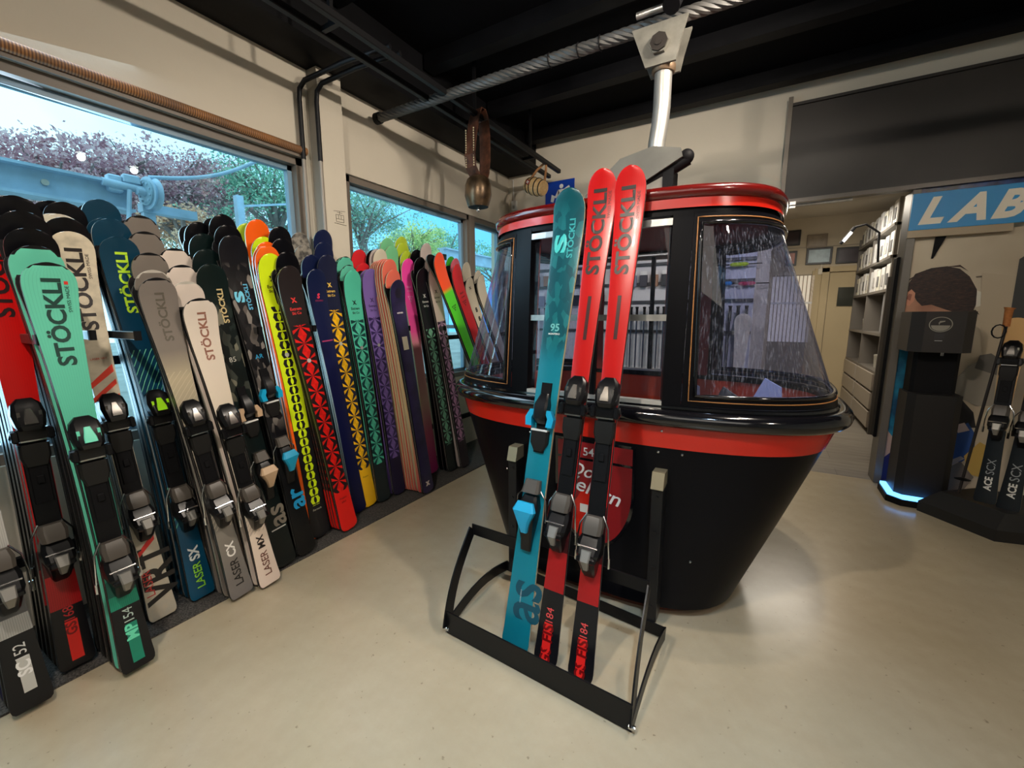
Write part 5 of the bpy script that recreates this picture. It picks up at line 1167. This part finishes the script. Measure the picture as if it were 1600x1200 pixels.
GS_ = 'skis on the right-hand stand'
nS = np.array([-.42, -.9, .12])
def aski(b, t, yb, lab, det=True, toe=None, heel=None, tx=()):
    B0 = ony(*b, yb); B, T = solve(B0, t, nS, .03)
    return make_ski(dict(mat=M_ACE, shape=dict(tip=.115, waist=.07, tail=.1, tl=.05, square=.8), side=WOODS), B, T, nS, lab, GS_, det, toe, heel, tx)
aski((1538, 785), (1591, 497), 3.62, 'left wood-tipped ski on the right-hand stand', True, (1580, 552), (1568, 648), [dict(t='v', s='ACE', a=(1523, 762), b=(1530, 742), c=(226, 226, 222), bold=.03), dict(t='v', s='SCX', a=(1531, 738), b=(1537, 715), c=(150, 156, 160))])
aski((1574, 797), (1642, 500), 3.60, 'second wood-tipped ski on the right-hand stand, cut by the picture edge', True, (1622, 556), (1604, 658), [dict(t='v', s='ACE', a=(1560, 774), b=(1566, 752), c=(226, 226, 222), bold=.03), dict(t='v', s='SCX', a=(1567, 748), b=(1574, 722), c=(150, 156, 160))])
# trekking pole with cork grip
p0 = ony(1498, 770, 3.72); p1 = ony(1572, 510, 3.72); p2 = ony(1577, 484, 3.72)
tp_ = empty('cork_grip_pole', tuple(p0), 'dark ski pole with tan cork grip left of the wood-tipped skis', 'ski pole')
part(MB().tube([p0, p1], .008, 8), 'shaft', pm('pole_dark', rgb(38, 34, 34), .35, .3), tp_, True)
part(MB().tube([p1, Vector(p1).lerp(Vector(p2), .5), Vector(p2), Vector(p2)+Vector((.002, 0, .012))], [.016, .017, .019, .026], 10), 'cork_grip', pm('cork', rgb(168, 104, 52), .7, var=.2, vs=60), tp_, True)
q = Vector(p0).lerp(Vector(p1), .08); part(MB().lathe([(.01, 0), (.04, .008), (.01, .018)], tuple(q), 12), 'basket', MATTE, tp_)
pts = [Vector(p1)+Vector((-.03-.03*math.cos(a_), -.01, -.03+.04*math.sin(a_))) for a_ in [2*PI*i/12 for i in range(12)]]
part(MB().tube(pts, .004, 6, closed=True), 'wrist_strap', MATTE, tp_, True)

# ================================================================ WORKSHOP ROOM
YE_ = 8.2
# end door and its window
d = bpy.data.objects.new('door_1', None); col.objects.link(d); d.location = (.6, YE_, 0); d['kind'] = 'structure'
lx0, lx1 = ony(1296, 433, YE_)[0], ony(1350, 433, YE_)[0]
part(MB().box((lx0, YE_-.03, .01), (lx1+.12, YE_+.0, 1.96), bev=.004), 'door_leaf', TAN, d)
a = ony(1310, 449, YE_-.04); b = ony(1338, 478, YE_-.04)
part(MB().box((a[0], YE_-.045, b[2]), (b[0]+.12, YE_-.03, a[2])), 'door_window', pm('door_glass_dark', rgb(58, 60, 54), .12), d)
part(MB().box((lx0-.10, YE_-.06, 0), (lx0-.01, YE_, 2.03)).box((lx0-.10, YE_-.06, 1.97), (1.5, YE_, 2.05)).box((lx0-.22, YE_-.03, 0), (lx0-.10, YE_, 2.0)), 'door_frame', TAN, d)
# bright doorway at the left with hanging strips
a = ony(1240, 438, YE_); b = ony(1272, 438, YE_)
part(MB().box((b[0], YE_-.04, 0), (b[0]+.08, YE_, 2.03)), 'side_jamb', TAN, d)
lit = pm('glowing_white_strip', rgb(236, 226, 210), .6, es=.25)  # doorway brightness put into the strips as a faint glow, no lamp
g = MB()
w0 = b[0]-.55
vs = empty('strip_shelf', (w0, YE_-.02, 1), 'bright white shelving seen through the far left doorway', 'shelf')
for k in range(11):
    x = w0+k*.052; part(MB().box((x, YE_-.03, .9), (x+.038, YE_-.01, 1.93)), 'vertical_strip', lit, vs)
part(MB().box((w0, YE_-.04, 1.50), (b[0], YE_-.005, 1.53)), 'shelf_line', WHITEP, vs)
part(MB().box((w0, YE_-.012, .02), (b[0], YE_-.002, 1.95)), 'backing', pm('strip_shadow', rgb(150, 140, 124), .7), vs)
# framed pictures on the end wall
FG = 'framed pictures on the workshop end wall'
for (x0, y0, x1, y1, c, lab, fc) in ((1226, 361, 1250, 383, (54, 40, 44), 'dark framed picture at the upper left of the workshop wall', (24, 20, 20)), (1228, 393, 1244, 415, (150, 70, 46), 'orange picture in a dark frame, lower left on the workshop wall', (24, 20, 20)), (1262, 367, 1292, 386, (140, 124, 100), 'plain tan board above the blue certificate', (130, 114, 92)), (1261, 388, 1299, 412, (132, 156, 164), 'pale blue certificate in a black frame', (22, 22, 24)), (1308, 387, 1346, 410, (52, 40, 46), 'dark poster in a black frame right of the certificate', (18, 16, 18))):
    a = ony(x0, y0, YE_-.03); b = ony(x1, y1, YE_-.03); o = empty('framed_picture', ((a[0]+b[0])/2, YE_, b[2]), lab, 'picture', FG)
    part(MB().box((a[0], YE_-.03, b[2]), (b[0], YE_, a[2]), bev=.004), 'frame', pm('frame_%d_%d_%d' % fc, rgb(*fc), .4), o)
    part(MB().box((a[0]+.03, YE_-.034, b[2]+.03), (b[0]-.03, YE_-.029, a[2]-.03)), 'print', pm('art_%d_%d_%d' % c, rgb(*c), .3, var=.25, vs=12), o)
tag(MB().box((-.3, YE_-.02, ony(1290, 385, YE_)[2]-.004), (1.35, YE_-.01, ony(1290, 385, YE_)[2]+.004)).build('picture_wire', ink(140, 130, 114)), 'thin wire across the workshop wall above the frames', 'wire')
p = ony(1284, 424, YE_-.02)
tag(MB().box((p[0]-.05, YE_-.05, p[2]-.05), (p[0]+.04, YE_, p[2]+.05), bev=.008).box((p[0]-.02, YE_-.02, p[2]+.05), (p[0]+.0, YE_, p[2]+.4)).build('junction_box', pm('box_cream', rgb(206, 196, 176), .5)), 'small cream junction box above the workshop door frame', 'box')
# tall shelf cabinet on the right of the workshop
CXF = 1.06
cb = empty('shelf_cabinet', (CXF, 7, 0), 'tall grey workshop cabinet with open shelves over drawers', 'cabinet')
CG = pm('cabinet_grey', rgb(112, 106, 98), .5); CD = pm('cabinet_inside', rgb(74, 70, 66), .6)
Y0, Y1 = 6.05, 8.15
part(MB().box((CXF, Y0-.04, 0), (CXF+.45, Y0, 1.72)), 'side_panel', pm('cabinet_side_dark', rgb(66, 62, 58), .5), cb)
part(MB().box((CXF+.02, Y0, 0), (CXF+.05, Y0+.02, 2.55)), 'upright', CG, cb)
part(MB().box((CXF+.43, Y0, 0), (CXF+.45, Y1, 2.6)), 'back_board', CD, cb)
ymid = (Y0+Y1)/2
for y in (ymid, Y1-.02): part(MB().box((CXF+.005, y, 0), (CXF+.43, y+.03, 2.4)), 'upright', CG, cb)
for z_ in (.70, 1.12, 1.60, 1.95, 2.28): part(MB().box((CXF, Y0, z_-.03), (CXF+.43, Y1, z_)), 'shelf', CG, cb)
for sec in (0, 1):
    y0, y1 = (Y0+.02, ymid-.01) if sec == 0 else (ymid+.03, Y1-.02)
    for k in range(3):
        z0 = .06+k*.213
        part(MB().box((CXF-.015, y0+.01, z0), (CXF+.40, y1-.01, z0+.185), bev=.004), 'drawer', pm('drawer_grey', rgb(164, 154, 140), .45), cb)
BXG = 'white storage boxes on the workshop cabinet'
ordw = ['first', 'second', 'third', 'fourth', 'fifth', 'sixth', 'seventh', 'eighth', 'ninth']
for z_, h_, nm in ((1.60, .27, 'lowest'), (1.95, .26, 'middle'), (2.28, .25, 'top')):
    for j in range(9):
        y = Y0+.06+j*.225
        if abs(y+.1-ymid) < .05: y += .04
        o = empty('storage_box', (CXF+.1, y, z_), 'white storage box, %s from the front on the %s box shelf' % (ordw[j], nm), 'box', BXG)
        part(MB().box((CXF+.02, y, z_), (CXF+.36, y+.16, z_+h_-.03*(j % 3)/2), bev=.004), 'box_body', pm('box_white_%d' % (j % 3), [(.72, .70, .66), (.62, .61, .58), (.75, .72, .6)][j % 3], .5), o)
        part(MB().box((CXF+.014, y+.04, z_+.05), (CXF+.021, y+.12, z_+.17)), 'box_label', pm('label_dark_%d' % (j % 2), [(.15, .15, .15), (.4, .38, .36)][j % 2], .5), o)
JG = 'clear plastic tubs on the lower shelf'
for j, (y, z_, r) in enumerate(((6.35, .70, .07), (6.36, .90, .055), (6.62, .70, .05), (7.3, .70, .05), (7.6, 1.12, .05), (6.5, 1.12, .05))):
    o = empty('plastic_tub', (CXF+.12, y, z_), ['large clear tub nearest on the lower shelf', 'smaller clear tub stacked on the large one', 'white tub behind the stacked pair', 'white tub in the far lower bay', 'white tub in the far upper bay', 'white tub on the middle shelf nearest us'][j], 'tub', JG)
    part(MB().lathe([(r*.85, 0), (r, .13), (r*1.06, .135), (r*1.06, .15), (r*.9, .155)], (CXF+.12, y, z_), 14), 'tub_body', pm('tub_pale', rgb(196, 192, 180), .3), o, True)
tag(MB().box((CXF+.03, 6.15, 1.12), (CXF+.3, 6.3, 1.56), bev=.01).build('grey_binder', pm('binder_grey', rgb(140, 140, 142), .5)), 'grey upright binder at the near end of the middle shelf', 'binder')
# clip lamp
la = ony(1313, 381, 6.3); lb_ = ony(1336, 355, 6.3)
cl = empty('arm_lamp', tuple(lb_), 'black arm lamp with a lit tube over the workshop cabinet', 'lamp')
part(MB().tube([la, lb_], .018, 8), 'lamp_arm', MATTE, cl, True)
v1 = Vector(la).lerp(Vector(lb_), .2)+Vector((.0, -.02, -.012)); v2 = Vector(la).lerp(Vector(lb_), .75)+Vector((0, -.02, -.012))
part(MB().tube([v1, v2], .013, 8), 'lamp_tube', pm('tube_glow', (1, .97, .9), .5, es=10), cl, True)
part(MB().tube([lb_, Vector(lb_)+Vector((.10, 0, .02)), Vector(lb_)+Vector((.22, 0, -.08)), Vector(lb_)+Vector((.24, 0, -.4))], .012, 8), 'lamp_elbow', MATTE, cl, True)
add_light('bench_light', 'AREA', tuple(Vector(lb_)+Vector((-.05, .2, -.05))), 4, (1, .96, .88), (CXF+.2, 6.9, 1.7), .3)

# ================================================================ OUTSIDE
struct(MB().box((-40, -20, -.6), (-3.0, 40, -.5)), 'ground', pm('gravel_ground', rgb(150, 152, 146), .9, var=.3, vs=1))
STB = pm('blue_grey_steel', rgb(160, 184, 204), .5, .0, var=.15, vs=6)
XB = -4.6
bo = empty('steel_girder', (XB, 0, 2.3), 'blue-grey steel girder outside the large window', 'girder')
t0, t1 = onx(0, 256, XB), onx(188, 290, XB); b0_, b1_ = onx(0, 302, XB), onx(190, 322, XB)
ze = (t0[2]+t1[2])/2; zl = (b0_[2]+b1_[2])/2; ye = t1[1]+.05
part(MB().box((XB-.01, -3, zl), (XB+.01, ye, ze)), 'web', STB, bo)
part(MB().box((XB-.09, -3, ze), (XB+.09, ye, ze+.02)), 'top_flange', STB, bo)
part(MB().box((XB-.09, -3, zl-.02), (XB+.09, ye, zl)), 'bottom_flange', STB, bo)
pz = onx(70, 285, XB+.02); part(MB().tube([(XB+.01, pz[1], pz[2]), (XB+.03, pz[1], pz[2])], .022, 12), 'bolt', ALU, bo)
shv = onx(236, 303, XB+.1)
sv = empty('sheave_wheel', tuple(shv), 'steel rope sheave with bracket at the end of the girder outside', 'pulley')
n_ = Vector((.12, -.99, 0)).normalized(); cs = Vector(shv)
part(MB().tube([cs-n_*.03, cs-n_*.022, cs, cs+n_*.022, cs+n_*.03], [.13, .125, .105, .125, .13], 28), 'wheel_rim', STB, sv, True)
part(MB().tube([cs+n_*.031, cs+n_*.045], .10, 24), 'wheel_disc', pm('pale_steel', rgb(150, 176, 190), .45, .3), sv)
g = MB()
for k in range(10): q = cs+n_*.046+(Vector((0, 0, 1))*math.cos(k*PI/5)+n_.cross(Vector((0, 0, 1)))*math.sin(k*PI/5))*.078; g.tube([q, q+n_*.006], .009, 6)
g.tube([cs+n_*.04, cs+n_*.10], .03, 12); part(g, 'hub', STB, sv)
g = MB().box((shv[0]-.09, shv[1]-.26, shv[2]-.03), (shv[0]-.02, shv[1]-.17, shv[2]+.10), bev=.01).tube([(shv[0]-.02, shv[1]-.30, shv[2]+.03), (shv[0]-.02, shv[1]-.04, shv[2]+.02)], .03, 12).tube([(shv[0], shv[1]-.14, shv[2]-.0), (shv[0], shv[1]-.18, shv[2]-.3)], .016, 8).box((shv[0]-.05, shv[1]-.17, shv[2]+.05), (shv[0]+.0, shv[1]-.06, shv[2]+.12), bev=.01).box((shv[0]-.05, shv[1]-.09, shv[2]-.02), (shv[0]-.02, shv[1]-.06, shv[2]+.12), bev=.005)
part(g, 'bracket', STB, sv, True)
pl = empty('steel_post', (XB, shv[1], -.5), 'slim blue steel post below the sheave outside', 'post')
part(MB().box((XB-.03, shv[1]-.04, -.5), (XB+.03, shv[1]+.04, shv[2]-.12)), 'post_body', STB, pl)
part(MB().box((XB-.05, shv[1]-.05, shv[2]-.14), (XB+.05, shv[1]+.35, shv[2]-.07)), 'top_plate', STB, pl)
# rope outside
ra = cs+Vector((0, .0, .13)); rb = onx(430, 236, XB+.1); P = []
for i in range(13): t = i/12; q = ra.lerp(Vector(rb), t); q.z -= .10*math.sin(PI*t)*1.0; P.append(q)
rr = Vector(rb)+(Vector(rb)-P[-3])*2.0; P.append(rr)
tag(MB().tube(P, .016, 8).build('outdoor_rope', STB, None, True), 'pale blue rope running from the outdoor sheave up to the right', 'rope')
# lattice mast
XM = -7.0; ma_ = onx(372, 306, XM); mt_ = empty('lattice_mast', (XM, ma_[1], -.5), 'slim steel lattice mast among the trees outside the large window', 'mast')
g = MB()
for dy in (0, .9): g.box((XM-.05, ma_[1]+dy-.05, -.5), (XM+.05, ma_[1]+dy+.05, ma_[2]))
part(g, 'mast_leg', STB, mt_)
g = MB()
for k in range(5):
    z0 = .2+k*.5; g.bar((XM, ma_[1], z0), (XM, ma_[1]+.9, z0+.5), .03, .03).bar((XM, ma_[1], z0+.5), (XM, ma_[1]+.9, z0+.5), .03, .03)
g.bar((XM, ma_[1], ma_[2]-.15), (XM, ma_[1]+1.6, ma_[2]+.25), .03, .03); part(g, 'bracing', STB, mt_)
a = onx(690, 397, -6); b = onx(775, 375, -6)
gb = empty('far_girder', (-6, 7, 2), 'pale blue girder outside the second window', 'girder')
part(MB().box((-6.05, a[1], a[2]-.12), (-5.95, a[1]+6, a[2]+.10)).box((-6.12, a[1], a[2]+.10), (-5.88, a[1]+6, a[2]+.13)), 'girder_body', STB, gb)
part(MB().box((-6.05, a[1]-.0, -.5), (-5.95, a[1]+.1, a[2])), 'girder_leg', STB, gb)

def leafmat(c):
    k = 'leaf_%d_%d_%d' % c
    if k in MATS: return MATS[k]
    m = N(k); m.t.nodes.remove(m.b); a = m.n('BsdfDiffuse'); b = m.n('BsdfTranslucent'); x = m.n('MixShader')
    for q in (a, b): q.inputs[0].default_value = (*rgb(*c), 1)
    m.t.links.new(a.outputs[0], x.inputs[1]); m.t.links.new(b.outputs[0], x.inputs[2]); m.t.links.new(x.outputs[0], m.out.inputs[0]); MATS[k] = m.m; return m.m
def tree(x, y, top, rad, cols, label, n=5200, zc=None, flat=.75, leaf=.075, seed=1, thin=False):
    r = np.random.default_rng(seed); o = empty('tree', (x, y, -.5), label, 'tree', 'trees outside the windows')
    zc = zc or (top-rad*flat)
    bark = pm('tree_bark', rgb(136, 126, 124), .8, var=.3, vs=10)
    g = MB(); g.tube([(x, y, -.5), (x+.05, y+.1, zc-rad*.6), (x, y, zc)], [.16, .11, .06], 8)
    tips = []
    for k in range(16):
        a_ = 2*PI*k/16+r.uniform(-.2, .2); el = r.uniform(.0, 1.0); L = rad*r.uniform(.6, .95)
        e_ = Vector((x+L*math.cos(a_)*math.cos(el), y+L*math.sin(a_)*math.cos(el), zc+L*math.sin(el)*flat)); s_ = Vector((x, y, zc-rad*r.uniform(.0, .5)))
        mid = s_.lerp(e_, .5)+Vector((r.uniform(-.1, .1), r.uniform(-.1, .1), .12)); g.tube([s_, mid, e_], [.05, .03, .012], 5); tips.append(e_); tips.append(mid)
        for q in range(2):
            e2 = mid+Vector((r.uniform(-1, 1), r.uniform(-1, 1), r.uniform(-.2, .8)))*rad*.4; g.tube([mid, e2], [.018, .007], 4); tips.append(e2)
    part(g, 'trunk', bark, o, True)
    # leaf clumps round the twig ends and a lobed outer shell
    nc = 90; C = np.array([tuple(tips[i % len(tips)]) for i in range(nc)])+r.normal(0, rad*.10, (nc, 3))
    C2 = r.normal(0, 1, (70, 3)); C2 /= np.linalg.norm(C2, axis=1)[:, None]; C2 = C2*[rad*.86, rad*.86, rad*flat*.86]*r.uniform(.6, 1, (70, 1))+[x, y, zc]
    C = np.vstack([C, C2]); idx = r.integers(0, len(C), n); P = C[idx]+r.normal(0, rad*.085, (n, 3))*[1, 1, .6]
    d1 = r.normal(0, 1, (n, 3)); d1 /= np.linalg.norm(d1, axis=1)[:, None]; d2 = np.cross(d1, r.normal(0, 1, (n, 3))); d2 /= np.linalg.norm(d2, axis=1)[:, None]
    s_ = leaf*.82*r.uniform(.5, 1.2, (n, 1)); V = np.stack([P-d1*s_*.6, P+d2*s_*.34, P+d1*s_*.6, P-d2*s_*.34], 1).reshape(-1, 3)
    me = bpy.data.meshes.new('foliage'); me.from_pydata(V.tolist(), [], np.arange(4*n).reshape(n, 4).tolist())
    for c in cols: me.materials.append(leafmat(c))
    me.polygons.foreach_set('material_index', r.integers(0, len(cols), n).astype(int)); 
    f = link('foliage', me, o); f.matrix_parent_inverse = Matrix.Translation(-Vector(o.location)); f['kind'] = 'stuff'
MAR = [(190, 150, 156), (160, 118, 128), (210, 180, 180)]; ORL = [(230, 196, 164), (220, 178, 146), (190, 160, 142)]; GRL = [(140, 184, 160), (166, 204, 178), (104, 150, 134)]; YGL = [(220, 224, 160), (196, 208, 140), (160, 186, 134)]; GRB = [(150, 184, 164), (116, 156, 142), (176, 200, 184)]
XT = -9
def tpos(px, py, X): p = onx(px, py, X); return p[1], p[2]
for i, (px, py, X, rad, cols, lab, n, leaf) in enumerate((
  (75, 200, -8.5, 1.05, MAR, 'maroon-leaved tree left of the outdoor sheave', 9000, .07),
  (170, 215, -9.0, 1.05, MAR, 'maroon-leaved tree directly behind the sheave', 8000, .07),
  (262, 222, -9.5, 1.3, MAR, 'wide maroon-leaved tree right of the outdoor sheave', 10000, .07),
  (340, 236, -10.5, 1.3, MAR, 'maroon tree beside the large green tree', 8000, .07),
  (285, 318, -7.4, .62, ORL, 'low pale orange tree below the maroon trees', 5000, .06),
  (-30, 250, -9.0, 1.0, GRB, 'grey-green tree at the left edge of the window', 5000, .07),
  (420, 230, -9.0, 1.6, GRL, 'tall green tree at the right side of the large window', 15000, .07),
  (330, 330, -8.6, 1.0, GRL, 'low green bush tree between the maroon and green trees', 5000, .07),
  (100, 250, -10, 1.2, ORL, 'pale orange-pink tree behind the girder', 7000, .07),
  (560, 280, -9.5, 1.6, GRB, 'grey-green tree at the left of the second window', 11000, .08),
  (645, 345, -10.5, 1.3, YGL, 'yellow-green tree in the middle of the second window', 9000, .09),
  (690, 352, -11.5, 1.9, GRL, 'round green tree at the right of the second window', 11000, .10),
  (770, 372, -12, 2.0, GRL, 'green tree seen through the narrow third window', 8000, .11))):
    y, z_ = tpos(px, py, X); tree(X, y, z_, rad, [tuple(min(255, int(v*1.08)) for v in c) for c in cols], lab, int(n*.72), leaf=leaf, seed=i+3)
